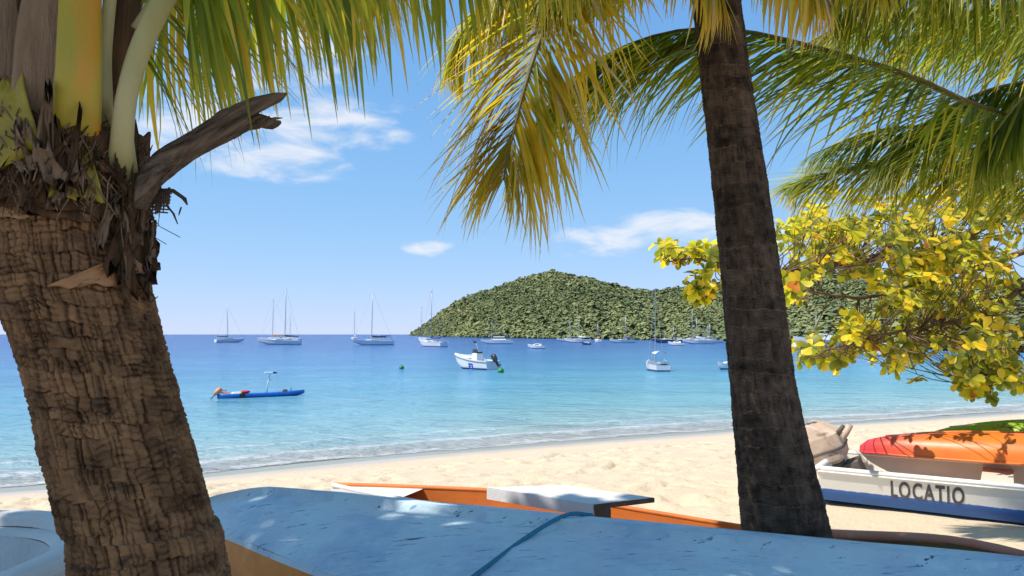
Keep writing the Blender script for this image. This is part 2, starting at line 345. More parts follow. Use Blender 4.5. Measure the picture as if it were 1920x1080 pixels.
def sand_mat():
    m = bpy.data.materials.new('beach sand'); m.use_nodes = True; nt = m.node_tree; N = nt.nodes; L = nt.links; b = N['Principled BSDF']
    tc = N.new('ShaderNodeTexCoord')
    def noise(s, d=6): n = N.new('ShaderNodeTexNoise'); n.inputs['Scale'].default_value = s; n.inputs['Detail'].default_value = d; n.inputs['Roughness'].default_value = .65; L.new(tc.outputs['Object'], n.inputs['Vector']); return n.outputs[0]
    a = N.new('ShaderNodeAttribute'); a.attribute_name = 'q'
    ad = N.new('ShaderNodeMath'); ad.operation = 'MULTIPLY_ADD'; ad.inputs[1].default_value = 1.2; L.new(noise(.7), ad.inputs[0]); L.new(a.outputs['Fac'], ad.inputs[2])
    wet = N.new('ShaderNodeMapRange'); wet.interpolation_type = 'SMOOTHSTEP'; wet.inputs[1].default_value = -1.5; wet.inputs[2].default_value = -.5; L.new(ad.outputs[0], wet.inputs[0])
    mx = N.new('ShaderNodeMix'); mx.data_type = 'RGBA'; L.new(noise(1.7), mx.inputs[0]); mx.inputs[6].default_value = (.57, .445, .30, 1); mx.inputs[7].default_value = (.70, .57, .405, 1)
    sp = N.new('ShaderNodeMapRange'); sp.inputs[1].default_value = .62; sp.inputs[2].default_value = .72; L.new(noise(9, 9), sp.inputs[0])
    m3 = N.new('ShaderNodeMix'); m3.data_type = 'RGBA'; L.new(sp.outputs[0], m3.inputs[0]); L.new(mx.outputs[2], m3.inputs[6]); m3.inputs[7].default_value = (.40, .27, .15, 1)
    m2 = N.new('ShaderNodeMix'); m2.data_type = 'RGBA'; L.new(wet.outputs[0], m2.inputs[0]); L.new(m3.outputs[2], m2.inputs[6]); m2.inputs[7].default_value = (.52, .43, .34, 1)
    L.new(m2.outputs[2], b.inputs['Base Color'])
    ro = N.new('ShaderNodeMapRange'); ro.inputs[3].default_value = .95; ro.inputs[4].default_value = .3; L.new(wet.outputs[0], ro.inputs[0]); L.new(ro.outputs[0], b.inputs['Roughness'])
    b.inputs['Specular IOR Level'].default_value = .3
    inv = N.new('ShaderNodeMapRange'); inv.inputs[3].default_value = .55; inv.inputs[4].default_value = .04; L.new(wet.outputs[0], inv.inputs[0])
    h1 = N.new('ShaderNodeMath'); h1.operation = 'MULTIPLY_ADD'; h1.inputs[1].default_value = .5; L.new(noise(28), h1.inputs[0]); L.new(noise(6), h1.inputs[2])
    bp = N.new('ShaderNodeBump'); bp.inputs['Distance'].default_value = .06; L.new(inv.outputs[0], bp.inputs['Strength']); L.new(h1.outputs[0], bp.inputs['Height']); L.new(bp.outputs[0], b.inputs['Normal'])
    return m
M['sand'] = sand_mat()
def sea_mat():
    m = bpy.data.materials.new('sea water'); m.use_nodes = True; nt = m.node_tree; N = nt.nodes; L = nt.links; b = N['Principled BSDF']; out = N['Material Output']
    geo = N.new('ShaderNodeNewGeometry')
    def mapped(sx, sy, rz=-26):
        mp = N.new('ShaderNodeMapping'); mp.vector_type = 'POINT'; mp.inputs['Rotation'].default_value = (0, 0, R(rz)); mp.inputs['Scale'].default_value = (sx, sy, 1); L.new(geo.outputs['Position'], mp.inputs[0]); return mp.outputs[0]
    def noise(v, s, d=4, ro=.55): n = N.new('ShaderNodeTexNoise'); n.inputs['Scale'].default_value = s; n.inputs['Detail'].default_value = d; n.inputs['Roughness'].default_value = ro; L.new(v, n.inputs['Vector']); return n.outputs[0]
    def mth(op, a, b_=None, clamp=False, c=None):
        n = N.new('ShaderNodeMath'); n.operation = op; n.use_clamp = clamp
        for i, v in enumerate((a, b_, c)):
            if v is None: continue
            if isinstance(v, (int, float)): n.inputs[i].default_value = v
            else: L.new(v, n.inputs[i])
        return n.outputs[0]
    a = N.new('ShaderNodeAttribute'); a.attribute_name = 'q'; q = a.outputs['Fac']
    n1 = noise(mapped(.05, .16, -10), 1.0, 5)
    lq = mth('LOGARITHM', mth('ADD', mth('MAXIMUM', q, 0.0), 1.0), 10.0)        # log10(q+1)
    lq2 = mth('ADD', lq, mth('MULTIPLY', mth('SUBTRACT', n1, .5), .45))
    cr = N.new('ShaderNodeValToRGB'); L.new(mth('DIVIDE', lq2, 3.5), cr.inputs[0]); e = cr.color_ramp.elements
    stops = [(0.0, (.66, .60, .49)), (.07, (.60, .62, .56)), (.15, (.48, .70, .70)), (.27, (.30, .65, .74)), (.38, (.16, .50, .70)), (.48, (.08, .32, .60)), (.60, (.04, .17, .45)), (.75, (.022, .10, .34)), (1.0, (.016, .075, .28))]
    e[0].position, e[0].color = stops[0][0], (*stops[0][1], 1); e[1].position, e[1].color = stops[-1][0], (*stops[-1][1], 1)
    for p, c in stops[1:-1]: x = e.new(p); x.color = (*c, 1)
    # foam at the swash edge and along the small breakers
    nf = noise(mapped(.5, .5), 1.0, 5, .6); nfine = noise(mapped(3.5, 9), 1.0, 7, .7)
    qq = mth('ADD', q, mth('MULTIPLY', mth('SUBTRACT', nf, .5), 1.6))
    def band(c, w, th, gain):
        d = mth('SUBTRACT', 1.0, mth('DIVIDE', mth('ABSOLUTE', mth('SUBTRACT', qq, c)), w), True)
        return mth('MULTIPLY', mth('SUBTRACT', mth('MULTIPLY', d, mth('ADD', nfine, .45)), th), gain, True)
    foam = mth('MULTIPLY', mth('MAXIMUM', band(.10, .30, .24, 4.0), mth('MAXIMUM', band(1.25, .55, .52, 3.0), band(2.7, .6, .72, 3.0))), .85)
    mx = N.new('ShaderNodeMix'); mx.data_type = 'RGBA'; L.new(foam, mx.inputs[0]); L.new(cr.outputs[0], mx.inputs[6]); mx.inputs[7].default_value = (.85, .86, .86, 1)
    L.new(mx.outputs[2], b.inputs['Base Color'])
    b.inputs['IOR'].default_value = 1.333; b.inputs['Specular IOR Level'].default_value = .33
    L.new(mth('MULTIPLY_ADD', foam, .5, False, .17), b.inputs['Roughness'])
    # ripples: three sizes, the larger ones carry further out
    h = mth('ADD', mth('MULTIPLY', noise(mapped(1.3, 3.4, -14), 1.0, 6, .65), .42), mth('ADD', mth('MULTIPLY', noise(mapped(.25, .8, -8), 1.0, 4), .9), mth('MULTIPLY', noise(mapped(.04, .14, -6), 1.0, 4), 3.0)))
    bp = N.new('ShaderNodeBump'); bp.inputs['Strength'].default_value = 1.0; bp.inputs['Distance'].default_value = 1.7; L.new(h, bp.inputs['Height']); L.new(bp.outputs[0], b.inputs['Normal'])
    tr = N.new('ShaderNodeBsdfTransparent'); tr.inputs[0].default_value = (.86, .94, .94, 1)
    al = mth('MAXIMUM', foam, mth('MULTIPLY', mth('MAXIMUM', q, 0.0), 5.0, True))
    al = mth('MAXIMUM', al, .12)
    ms = N.new('ShaderNodeMixShader'); L.new(al, ms.inputs[0]); L.new(tr.outputs[0], ms.inputs[1]); L.new(b.outputs[0], ms.inputs[2]); L.new(ms.outputs[0], out.inputs[0])
    return m
M['sea'] = sea_mat()
def make_sea():
    # rows follow the waterline outwards: distance q from the shore, dense near it
    qs = np.concatenate([np.linspace(-.9, 5, 90)[:-1], np.geomspace(5, 70, 60)])
    n = 420; t = np.linspace(0, 1, n); cum = np.concatenate([[0], np.cumsum(np.hypot(*np.diff(SH, axis=0).T))]); s = t*cum[-1]
    sx, sy = np.interp(s, cum, SH[:, 0]), np.interp(s, cum, SH[:, 1])
    k = 25; pad = lambda v: np.convolve(np.pad(v, k, mode='reflect', reflect_type='odd'), np.ones(2*k+1)/(2*k+1), 'valid')
    tx, ty = np.gradient(pad(sx)), np.gradient(pad(sy)); l = np.hypot(tx, ty); nx, ny = -ty/l, tx/l
    X = sx[None]+nx[None]*qs[:, None]; Y = sy[None]+ny[None]*qs[:, None]; Q = np.repeat(qs[:, None], n, 1)
    wob = .9*(fbm(s*.09, 0*s+2.2, .4)-.47)
    Z = .012+np.zeros_like(X)+np.where(Q < 0, -Q*.075, 0)
    for c, h, w in ((1.3, .03, .45), (2.9, .05, .8), (5.4, .05, 1.2)):
        Z += h*np.exp(-((Q+wob[None]*1.3-c)/w)**2)*(.35+1.1*vnoise(s*.16+c, 0*s+c)[None])
    np_mesh('sea_water', np.stack([X, Y, Z], -1).reshape(-1, 3), grid_faces(len(qs), n), [M['sea']], attrs={'q': Q.ravel()}, kind='structure')
    # the open sea joins the last row and runs to the horizon
    ex, ey = X[-1], Y[-1]; rows = [np.stack([ex, ey], -1)]; far = np.geomspace(1.02, 900, 90)-1
    cx, cy = 15.0, 10.0
    for f in far: rows.append(np.stack([cx+(ex-cx)*(1+f), cy+(ey-cy)*(1+f)], -1))
    G = np.array(rows); d = np.hypot(G[..., 0]-cx, G[..., 1]-cy); q2 = 70+(d-d[0][None])
    V = np.concatenate([G, np.full(G.shape[:2]+(1,), .012)], -1)
    np_mesh('open_sea', V.reshape(-1, 3), grid_faces(G.shape[0], n), [M['sea']], attrs={'q': q2.ravel()}, kind='structure')
make_ground(); make_sea()

# ------------------------------------------------------------------ headland with its wood
def make_headland():
    ridge = np.array([(764, 629.5), (785, 618), (800, 607), (830, 586), (850, 572), (880, 558), (920, 546), (960, 531), (1000, 519), (1030, 513), (1050, 515), (1080, 524), (1110, 527), (1150, 538), (1190, 548), (1225, 549), (1260, 546), (1300, 540), (1340, 536), (1400, 528), (1470, 520), (1560, 518), (1650, 522), (1750, 528), (1920, 540), (2300, 575), (2700, 600)], float)
    shy = np.array([(764, 629.0), (800, 630.2), (850, 631.6), (900, 633), (1000, 634.6), (1100, 636), (1300, 638.5), (1500, 643), (1700, 650), (1920, 660), (2300, 680), (2700, 700)], float)
    px = np.linspace(764, 2700, 330); ry = np.interp(px, ridge[:, 0], ridge[:, 1]); sy = np.interp(px, shy[:, 0], shy[:, 1])
    Ys = EYE*F/(sy-HZ); Yr = Ys+np.interp(px, [764, 800, 850, 1030, 1300, 1600, 2700], [15, 90, 190, 420, 480, 450, 300])
    hr = np.maximum((HZ-ry)/F*Yr+EYE, .5)
    ss = np.concatenate([np.linspace(0, 1, 40), 1+np.linspace(.05, 1.2, 12)])
    def surf(p, s):
        ys, yr, h = np.interp(p, px, Ys), np.interp(p, px, Yr), np.interp(p, px, hr); Y = ys+(yr-ys)*s
        up = np.clip(s, 0, 1); prof = .35*up+.65*(up*up*(3-2*up)); prof = np.where(s > 1, 1-.8*((s-1)/1.2)**1.3, prof)
        gul = (fbm(p*.016, s*1.6, .7)-.47)*.42*np.sin(np.clip(s, 0, 1)*math.pi)
        return np.stack([(p-CX)/F*Y, Y, .25+h*np.clip(prof+gul, 0, 2)], -1)
    PX, S = np.meshgrid(px, ss); V = surf(PX, S); V[0, :, 2] = -.6
    np_mesh('headland_hill', V.reshape(-1, 3), grid_faces(*PX.shape), [mat('hill soil', (.07, .085, .03), (.12, .10, .05), .02, .95)], kind='structure')
    n = 34000; p = rng.uniform(772, 2150, n); s = np.concatenate([rng.uniform(.0, 1.04, n-2600), rng.uniform(.0, .03, 2600)]); B = surf(p, s)
    r = rng.uniform(.8, 2.2, n)*np.interp(B[:, 1], [60, 200, 500, 1200], [.45, .62, .85, 1.0]); r = np.where(rng.random(n) < .08, r*1.8, r)
    K = 15; u = rng.normal(0, 1, (n, K, 3)); u[..., 2] = np.abs(u[..., 2])*1.1-.25; u /= np.linalg.norm(u, axis=-1, keepdims=True)
    rad = rng.uniform(.62, 1.12, (n, K, 1)); C = B+np.stack([0*r, 0*r, r*.45], -1); ctr = C[:, None]+u*rad*r[:, None, None]*np.array([1, 1, .9])
    nn = u+rng.normal(0, .30, (n, K, 3))+np.array([0, 0, .75]); nn /= np.linalg.norm(nn, axis=-1, keepdims=True); t1 = np.cross(nn, rng.normal(0, 1, (n, K, 3))); t1 /= np.linalg.norm(t1, axis=-1, keepdims=True); t2 = np.cross(nn, t1)
    sz = (r[:, None]*rng.uniform(.42, .80, (n, K)))[..., None]; V = np.stack([ctr-t1*sz, ctr-t2*sz*.8, ctr+t1*sz, ctr+t2*sz*.8], 2); nv = K*4; Fc = np.arange(n*nv).reshape(-1, 4)
    patch = fbm(p*.03, s*5, 2.2); patch = .6*patch+.4*fbm(p*.09, s*14, 5.2); tone = np.clip(rng.normal(.42, .17, n)+(patch-.47)*3.2, 0, 1)
    m = mat('wooded slope', (.095, .13, .058), (.29, .31, .13), .3, .9, .8, 1.2, .15, attr='tone', c3=(.28, .24, .14), s3=.02, amt3=.38, bdist=.6)
    o = np_mesh('hillside_wood', V.reshape(-1, 3), Fc, [m], smooth=False, attrs={'tone': np.repeat(tone, nv)}, kind='stuff')
    tag(o, 'dense green wood covering the headland across the bay', 'wood')
make_headland()

# ------------------------------------------------------------------ palms
def leaflet_mesh(name, droop, m, seg=6, w=.0165, twist=0.0):
    v = []; f = []; al = []
    for i in range(seg+1):
        t = i/seg; wd = w*(.55+1.4*t if t < .3 else 1.0*(1-((t-.3)/.7)**1.6)) if t < 1 else .001
        wd = w*min(1, .45+t*2.2)*(1-t**2.4)+.0006
        y = t*(1-.10*droop*t); z = -droop*t*t*.55; k = .45*wd; tw = twist*t
        for sx in (-1, 0, 1):
            x, zz = sx*wd, (k if sx else 0); v.append((x*math.cos(tw)-zz*math.sin(tw), y, z+x*math.sin(tw)+zz*math.cos(tw))); al.append(t)
    for i in range(seg):
        for j in (0, 1): a = i*3+j; f.append((a, a+1, a+4, a+3))
    me = bpy.data.meshes.new(name); me.from_pydata(v, [], f); me.materials.append(m); me.polygons.foreach_set('use_smooth', [True]*len(f)); me.update()
    a = me.attributes.new('along', 'FLOAT', 'POINT'); a.data.foreach_set('value', al); return me
PALKEYS = ['lf_green', 'lf_dark', 'lf_lime', 'lf_yellow', 'lf_straw']
LEAF = {(k, i): leaflet_mesh('leaflet', d, M[k], twist=tw) for k in PALKEYS for i, (d, tw) in enumerate(((.12, .2), (.35, -.35), (.6, .5), (.9, -.2)))}
VDATA = {}
def mesh_arrays(me):
    if me.name not in VDATA:
        v = np.zeros(len(me.vertices)*3); me.vertices.foreach_get('co', v); f = np.array([p.vertices[:] for p in me.polygons]); a = np.zeros(len(me.vertices)); me.attributes['along'].data.foreach_get('value', a)
        VDATA[me.name] = (v.reshape(-1, 3), f, a)
    return VDATA[me.name]
def screen(p): return (CX+p[0]/p[1]*F, HZ-(p[2]-EYE)/p[1]*F) if p[1] > .3 else (-9e3, -9e3)
def frame(d, up):
    d = d/np.linalg.norm(d); x = np.cross(d, up); l = np.linalg.norm(x)
    x = x/l if l > 1e-3 else np.array([1., 0, 0]); z = np.cross(x, d); return x, d, z
def frond(root, base, ctrl, pal, lmax=.75, n=90, side=None, hang=.5, fwd=.55, r0=.028, t0=.16, rmat='rachis', items=None, spread=1.0, lift=.15, jit=.12):
    """ctrl: world points along the rachis; leaflets are collected in items as (matrix, mesh, parent, score)"""
    pts = spline(ctrl, 26)-np.array(base); rad = [r0*(1-.86*i/25) for i in range(26)]
    fr = MB().tube(pts, rad, 7, flat=.75).build('frond', M[rmat], root, True)
    wpts = pts+np.array(base); up = np.array([0, 0, 1.]); keys = list(pal); pr = np.array([pal[k] for k in keys]); pr = pr/pr.sum()
    n = int(n*1.65)
    for i in range(n):
        t = t0+(1-t0)*(i+.5)/n; u = t*25; j = min(int(u), 24); p = wpts[j]+(wpts[j+1]-wpts[j])*(u-j); T = wpts[j+1]-wpts[j]; T = T/np.linalg.norm(T)
        if side is None: S = np.cross(T, up)
        else: S = np.array(side, float); S = S-T*(S@T)
        S = S/np.linalg.norm(S); Nn = np.cross(S, T); Nn = Nn if Nn[2] >= 0 else -Nn
        for sg in (-1, 1):
            ln = lmax*(.5+.5*math.sin(math.pi*min(1, (t-t0)/(1-t0)*.82+.16)))*rng.uniform(.82, 1.1)*(1-.45*max(0, (t-.8)/.2))
            k = (t-t0)/(1-t0)
            d = T*(fwd+.75*k)+sg*S*spread*(1-.45*k)+Nn*lift-up*hang+rng.normal(0, jit, 3); d = d/np.linalg.norm(d)
            x, y, z = frame(d, up+.25*Nn); key = keys[rng.choice(len(keys), p=pr)]; 
            var = rng.choice(4, p=[.2, .35, .3, .15]); w = rng.uniform(.85, 1.25)*(.75/max(lmax, .3))
            Mx = np.eye(4); Mx[:3, 0], Mx[:3, 1], Mx[:3, 2], Mx[:3, 3] = x*ln*w, y*ln, z*ln, p-np.array(base)
            a, b = screen(p), screen(p+d*ln); vis = sum(0 <= c[0] <= 1920 and 0 <= c[1] <= 1000 for c in (a, b)); sc = vis*math.hypot(a[0]-b[0], a[1]-b[1])
            items.append((Mx, LEAF[(key, int(var))], fr, sc))
    return fr
def realize(items, root, name, stuff, limit=300):
    items = sorted(items, key=lambda q: -q[3]); top, rest = items[:limit], items[limit:]
    for Mx, me, par, sc in top:
        o = bpy.data.objects.new(name, me); COL.objects.link(o); o.parent = par; o.matrix_local = Matrix(Mx.tolist())
    if rest:
        V, Fs, A, MI = [], [], [], []; mats = []; off = 0
        for Mx, me, par, sc in rest:
            v, f, a = mesh_arrays(me); V.append(v@Mx[:3, :3].T+Mx[:3, 3]); Fs.append(f+off); A.append(a); off += len(v)
            mm = me.materials[0]
            if mm not in mats: mats.append(mm)
            MI.append(np.full(len(f), mats.index(mm)))
        np_mesh(stuff, np.concatenate(V), np.concatenate(Fs), mats, root, True, {'along': np.concatenate(A)}, np.concatenate(MI), 'stuff')
def hsh(*a):
    x = 0.0
    for i, v in enumerate(a): x = x+np.asarray(v, float)*(12.9898+78.233*i*1.37)
    return np.modf(np.abs(np.sin(x)*43758.5453))[0]
def palm_trunk(root, base, path, radii, m, na=260, nz=760, ring=(.026, .05), ncrack=30, rd=.008, cd=.012, seed=1, rgd=.008, pale=-.3, cw=.003, ew=.004, tbias=0.0, ck=1.0, zvis=(1.9, 3.2)):
    pts = spline(path, 200); z_ = pts[:, 2]; zv = np.clip(zvis, z_[0]+.1, z_[-1]-.05); zz = np.concatenate([np.linspace(z_[0], zv[0], int(nz*.12))[:-1], np.linspace(zv[0], zv[1], int(nz*.83)), np.linspace(zv[1], z_[-1], int(nz*.05)+2)[1:]]); nz = len(zz)
    cx, cy = np.interp(zz, z_, pts[:, 0]), np.interp(zz, z_, pts[:, 1]); rz = np.interp(zz, *zip(*radii))
    an = np.linspace(0, 2*math.pi, na, endpoint=False); an = an-.55*np.sin(an); A, Z = np.meshgrid(an, zz); g = np.random.default_rng(seed)
    zb = [zz[0]-.2]
    while zb[-1] < zz[-1]+.2: zb.append(zb[-1]+g.uniform(*ring)*(1.9 if g.random() < .12 else 1))
    zb = np.array(zb); ca, sa = np.cos(A), np.sin(A)
    zw = Z+.016*np.sin(A*1+Z*5)+.030*(fbm(ca*1.6+9, sa*1.6+9, Z*4)-.47)+.030*(fbm(ca*7+9, sa*7+9, Z*9)-.47)+.014*(fbm(ca*16+9, sa*16+9, Z*30)-.47)
    k = np.clip(np.searchsorted(zb, zw)-1, 0, len(zb)-2); u = (zw-zb[k])/(zb[k+1]-zb[k]); hk = .45+.9*hsh(k, seed)
    gm = np.clip(fbm(ca*4.5+11, sa*4.5+11, Z*12)*4.5-1.75, 0, 1); edge = np.exp(-((1-u)*(zb[k+1]-zb[k])/ew)**2)
    prof = rd*hk*(.12*np.sin(np.clip(u, 0, 1)*math.pi)*gm+.30*(1-u)*gm)-rd*1.4*edge*(.06+.94*gm)
    zf = (Z+.02*np.sin(A+Z*4)+.05*(fbm(ca*4+1, sa*4+1, Z*6)-.47))/.0165; uf = zf-np.floor(zf); fine = np.exp(-((uf-.5)/.16)**2)*np.clip(fbm(ca*6+4, sa*6+4, Z*25)*3-1.0, 0, 1)
    wav = .55*(fbm(ca*5+5, sa*5+5, Z*24)-.47)
    acell = A/(2*math.pi)*ncrack+hsh(k//4, 3)*.9+wav; j = np.floor(acell); fr = acell-j; c = .15+.7*hsh((k+j) // 2, j % ncrack, 5)
    dist = np.abs(fr-c)*2*math.pi/ncrack*rz[:, None]; wcr = cw*(.6+1.1*hsh(k, j % ncrack, 8))
    crack = np.exp(-(dist/wcr)**2)*(.35+.65*hsh(k, j % ncrack, 2))*(hsh(k, j % ncrack, 2) < .85)
    ac2 = A/(2*math.pi)*ncrack*2.3+wav*2.6+hsh(k, 9); j2 = np.floor(ac2); c2 = .2+.6*hsh(k, j2 % 61, 6); crack2 = np.exp(-(np.abs(ac2-j2-c2)*2*math.pi/ncrack/2.3*rz[:, None]/(cw*.6))**2)*(hsh(k, j2 % 61, 3) < .55)
    rough = (fbm(ca*7+3, sa*7+3, Z*22)-.47)*.013+(fbm(ca*22+3, sa*22+3, Z*90)-.47)*.010
    rag = rgd*(hsh(k, np.floor(acell+1-c) % ncrack, 4)-.5)*(1-u)
    r = rz[:, None]*(1+.03*(fbm(ca+4, sa+4, Z*1.2)-.47))+prof-cd*crack-cd*.45*crack2+rough+rag-rd*1.0*fine
    cell = np.floor(acell+1-c)
    tone = np.clip(.30*hsh(k, cell % ncrack, 7)+1.25*(fbm(ca*5+2, sa*5+2, Z*17)-.47)+.40+.35*(hsh(k, 1.5)-.5)+pale*edge*gm-ck*(.6*crack+.35*crack2)-.35*edge*(pale < 0)*(.3+.7*gm)-.4*fine+tbias+.5*(fbm(ca*2+2, sa*2+2, Z*3)-.47), 0, 1)
    V = np.stack([cx[:, None]+r*np.sin(A), cy[:, None]-r*np.cos(A), Z], -1).reshape(-1, 3)-np.array(base)
    return np_mesh('trunk', V, grid_faces(nz, na, True)[:, ::-1], [m], root, True, {'tone': tone.ravel()})

# --- leaning coconut palm with the broken stalk
LD = 2.0
def L2(px, py, dY=0.0): return P(px, py, LD+dY)
def left_palm():
    top = L2(118, 330); mids = [(287, 1080), (262, 985), (240, 900), (187, 700), (147, 560), (126, 440), (118, 330), (112, 180)]
    path = [P(a, b, LD) for a, b in mids]; low = np.array([path[0][0]+.16, LD-.02, gz(-.75, 2.0)-.15]); path = [low]+path
    base = np.array([low[0], low[1], gz(low[0], low[1])]); root = empty('coconut_palm', base, label='leaning coconut palm with thick ringed trunk and a broken dead stalk', cat='palm tree')
    radii = [(low[2], .30), (low[2]+.3, .235), (path[1][2], .194), (path[2][2], .188), (path[4][2], .179), (path[5][2], .186), (path[6][2], .192), (path[7][2], .17), (9, .12)]
    palm_trunk(root, base, path, radii, M['bark_warm'], na=330, nz=760, ring=(.024, .046), ncrack=34, cd=.013, cw=.0026, ew=.0036, rd=.0062, rgd=.003, zvis=(1.9, 3.1))
    zc = [p[2] for p in path]; xc = [p[0] for p in path]
    def cx(z): return float(np.interp(z, zc, xc))
    def rr(z): return float(np.interp(z, *zip(*radii)))
    def sheath(name, a0, a1, y0, y1, off, m, flare=0.0, rag=.02, n=26, k=30, narrow=0.0, th=.006, lean=0.0):
        """a curved piece hugging the stem: angles in degrees (0 faces the camera side), pixel rows y0 (low) to y1 (high)"""
        z0, z1 = P(0, y0, LD)[2], P(0, y1, LD)[2]; rows_o, rows_i = [], []; sd = rng.uniform(0, 30)
        for i in range(n+1):
            t = i/n; ro, ri = [], []
            for j in range(k+1):
                s = j/k; w = 1-narrow*t; a = R(a0+(a1-a0)*(.5+(s-.5)*w)+lean*t); zz = z0+(z1-z0)*t+rag*(float(fbm(s*9+sd, t*3, .1))-.47)*4*(abs(t-.5)*2)
                wr = .010*(float(fbm(s*14+sd, t*3, .5))-.47)+.02*(float(fbm(s*3+sd, t*4, .9))-.47)
                r = rr(min(zz, 3.05))+off+flare*t*t+wr; edge = min(s, 1-s)*6; r += -.0 if edge > 1 else .012*(1-edge)*(1 if rag > 0 else 0)
                ro.append((cx(zz)+r*math.sin(a)-base[0], LD-r*math.cos(a)-base[1], zz-base[2])); ri.append((cx(zz)+(r-th)*math.sin(a)-base[0], LD-(r-th)*math.cos(a)-base[1], zz-base[2]))
            rows_o.append(ro); rows_i.append(ri[::-1])
        return MB().loft([a+b for a, b in zip(rows_o, rows_i)]).build(name, m, root, True)
    # fibrous sleeve under the crown, in overlapping layers
    sheath('fibre_sheath', -115, 115, 420, 300, .010, M['fibre'], .0, .03)
    sheath('fibre_sheath', -100, 20, 400, 255, .022, M['fibre'], .01, .03)
    sheath('fibre_sheath', -20, 105, 405, 262, .020, M['fibre'], .02, .03)
    sheath('fibre_sheath', 52, 96, 520, 350, .010, M['fibre'], .015, .03, narrow=.4, lean=10)
    sheath('leaf_scar', 12, 84, 542, 492, .008, M['fibre_orange'], .0, .01, narrow=.75, lean=22)
    sheath('leaf_scar', -35, 45, 428, 360, .006, M['fibre_orange'], .0, .01)
    sheath('leaf_base', -50, 24, 325, 190, .056, M['petiole_green'], -.045, .035, narrow=.45)
    sheath('fibre_sheath', -70, 20, 352, 292, .042, M['fibre'], .005, .04)
    sheath('fibre_sheath', -125, -72, 335, 225, .036, M['fibre'], -.01, .02, narrow=.5)
    sheath('leaf_base', 22, 52, 395, 300, .040, M['petiole_green'], -.01, .01, narrow=.3)
    for q in range(15):
        a = rng.uniform(2, 76); w = rng.uniform(5, 13); y0 = rng.uniform(335, 410); y1 = y0-rng.uniform(50, 130)
        sheath('torn_sheath', a-w/2, a+w/2, y0, max(y1, 215), rng.uniform(.040, .062), M['fibre_pale' if rng.random() < .55 else 'fibre'], rng.uniform(-.01, .035), .03, n=18, k=8, narrow=rng.uniform(.3, .8), th=.004, lean=rng.uniform(-22, 26))
    for q in range(9):
        a = rng.uniform(38, 86); w = rng.uniform(5, 12); y0 = rng.uniform(430, 560); y1 = y0-rng.uniform(70, 150)
        sheath('torn_sheath', a-w/2, a+w/2, y0, y1, rng.uniform(.012, .034), M['fibre' if rng.random() < .7 else 'fibre_pale'], rng.uniform(0, .02), .03, n=18, k=8, narrow=rng.uniform(-.2, .6), th=.004, lean=rng.uniform(-6, 26))
    sheath('torn_sheath', -95, -38, 262, -60, .02, M['fibre_pale'], .035, .022, narrow=.2)
    # leaf stalks
    def stalk(pts, wid, m, flat=.45, name='leaf_stalk', nn=22):
        c = spline([L2(*p) for p in pts], nn)-base; w = np.interp(np.linspace(0, 1, nn), np.linspace(0, 1, len(wid)), wid)
        return MB().tube(c, [x/F*LD/2 for x in w], 20, flat=flat).build(name, m, root, True)
    stalk([(95, 330, .02), (95, 262, -.12), (96, 150, -.15), (102, 40, -.14), (135, -120, -.11), (150, -330, -.05)], [150, 135, 112, 104, 98, 90], M['fibre_pale'], .35, 'leaf_stalk')
    stalk([(128, 350, .03), (138, 262, -.13), (147, 150, -.185), (150, 40, -.175), (155, -120, -.14), (165, -330, -.07)], [92, 84, 70, 66, 62, 54], M['petiole'], .45)
    stalk([(190, 290, .02), (196, 190, -.10), (198, 100, -.10), (208, -20, -.10), (225, -160, -.05)], [40, 26, 20, 22, 18], M['petiole_pale'], .6)
    stalk([(222, 440, .10), (230, 345, -.04), (229, 260, -.11), (240, 170, -.13), (268, 80, -.11), (318, -20, -.08), (385, -120, -.02)], [70, 56, 38, 34, 36, 38, 34], M['petiole_pale'], .55)
    stalk([(35, 330, .02), (22, 250, -.10), (15, 100, -.12), (5, -60, -.1), (-25, -260, -.05)], [95, 76, 62, 56, 46], M['fibre_pale'], .5)
    stalk([(215, 230, .02), (222, 100, .02), (240, -60, .03), (270, -200, .05)], [92, 100, 105, 80], M['fibre'], .4, 'fibre_sheath')
    stalk([(60, 200, -.08), (52, 60, -.08), (50, -120, -.06)], [60, 56, 50], M['fibre'], .5, 'fibre_sheath')
    # loose hairs round the sleeve
    mt, mp_ = MB(), MB()
    for q in range(520):
        a = rng.uniform(-95, 100); y = rng.uniform(235, 365); z = P(0, y, LD)[2]; sl = rng.choice([-1, 1])*rng.uniform(4, 22); ln = rng.uniform(.04, .13); of = rng.uniform(.018, .060); pts = []
        for t in np.linspace(0, 1, 5):
            aa = R(a+sl*t+rng.normal(0, .8)); zz = z-ln*t; r = rr(min(zz, 3.05))+of*(1-.35*t)+.012*t*t*rng.uniform(-.5, 1.5); pts.append((cx(zz)+r*math.sin(aa)-base[0], LD-r*math.cos(aa)-base[1], zz-base[2]))
        (mt if rng.random() < .6 else mp_).tube(pts, [.0014, .0022, .0022, .0016, .0006], 4)
    mt.build('fibre_matting', M['fibre'], root, True, kind='stuff'); mp_.build('fibre_matting', M['fibre_pale'], root, True, kind='stuff')
    for pts in ([(272, 425), (282, 440), (312, 458)], [(284, 405), (300, 425), (338, 445)], [(270, 372), (300, 395), (296, 425)], [(250, 300), (262, 287), (280, 262)]):
        MB().tube([L2(*p, -.02)-base for p in pts], .001, 4).build('fibre_hair', M['fibre'], root, True)
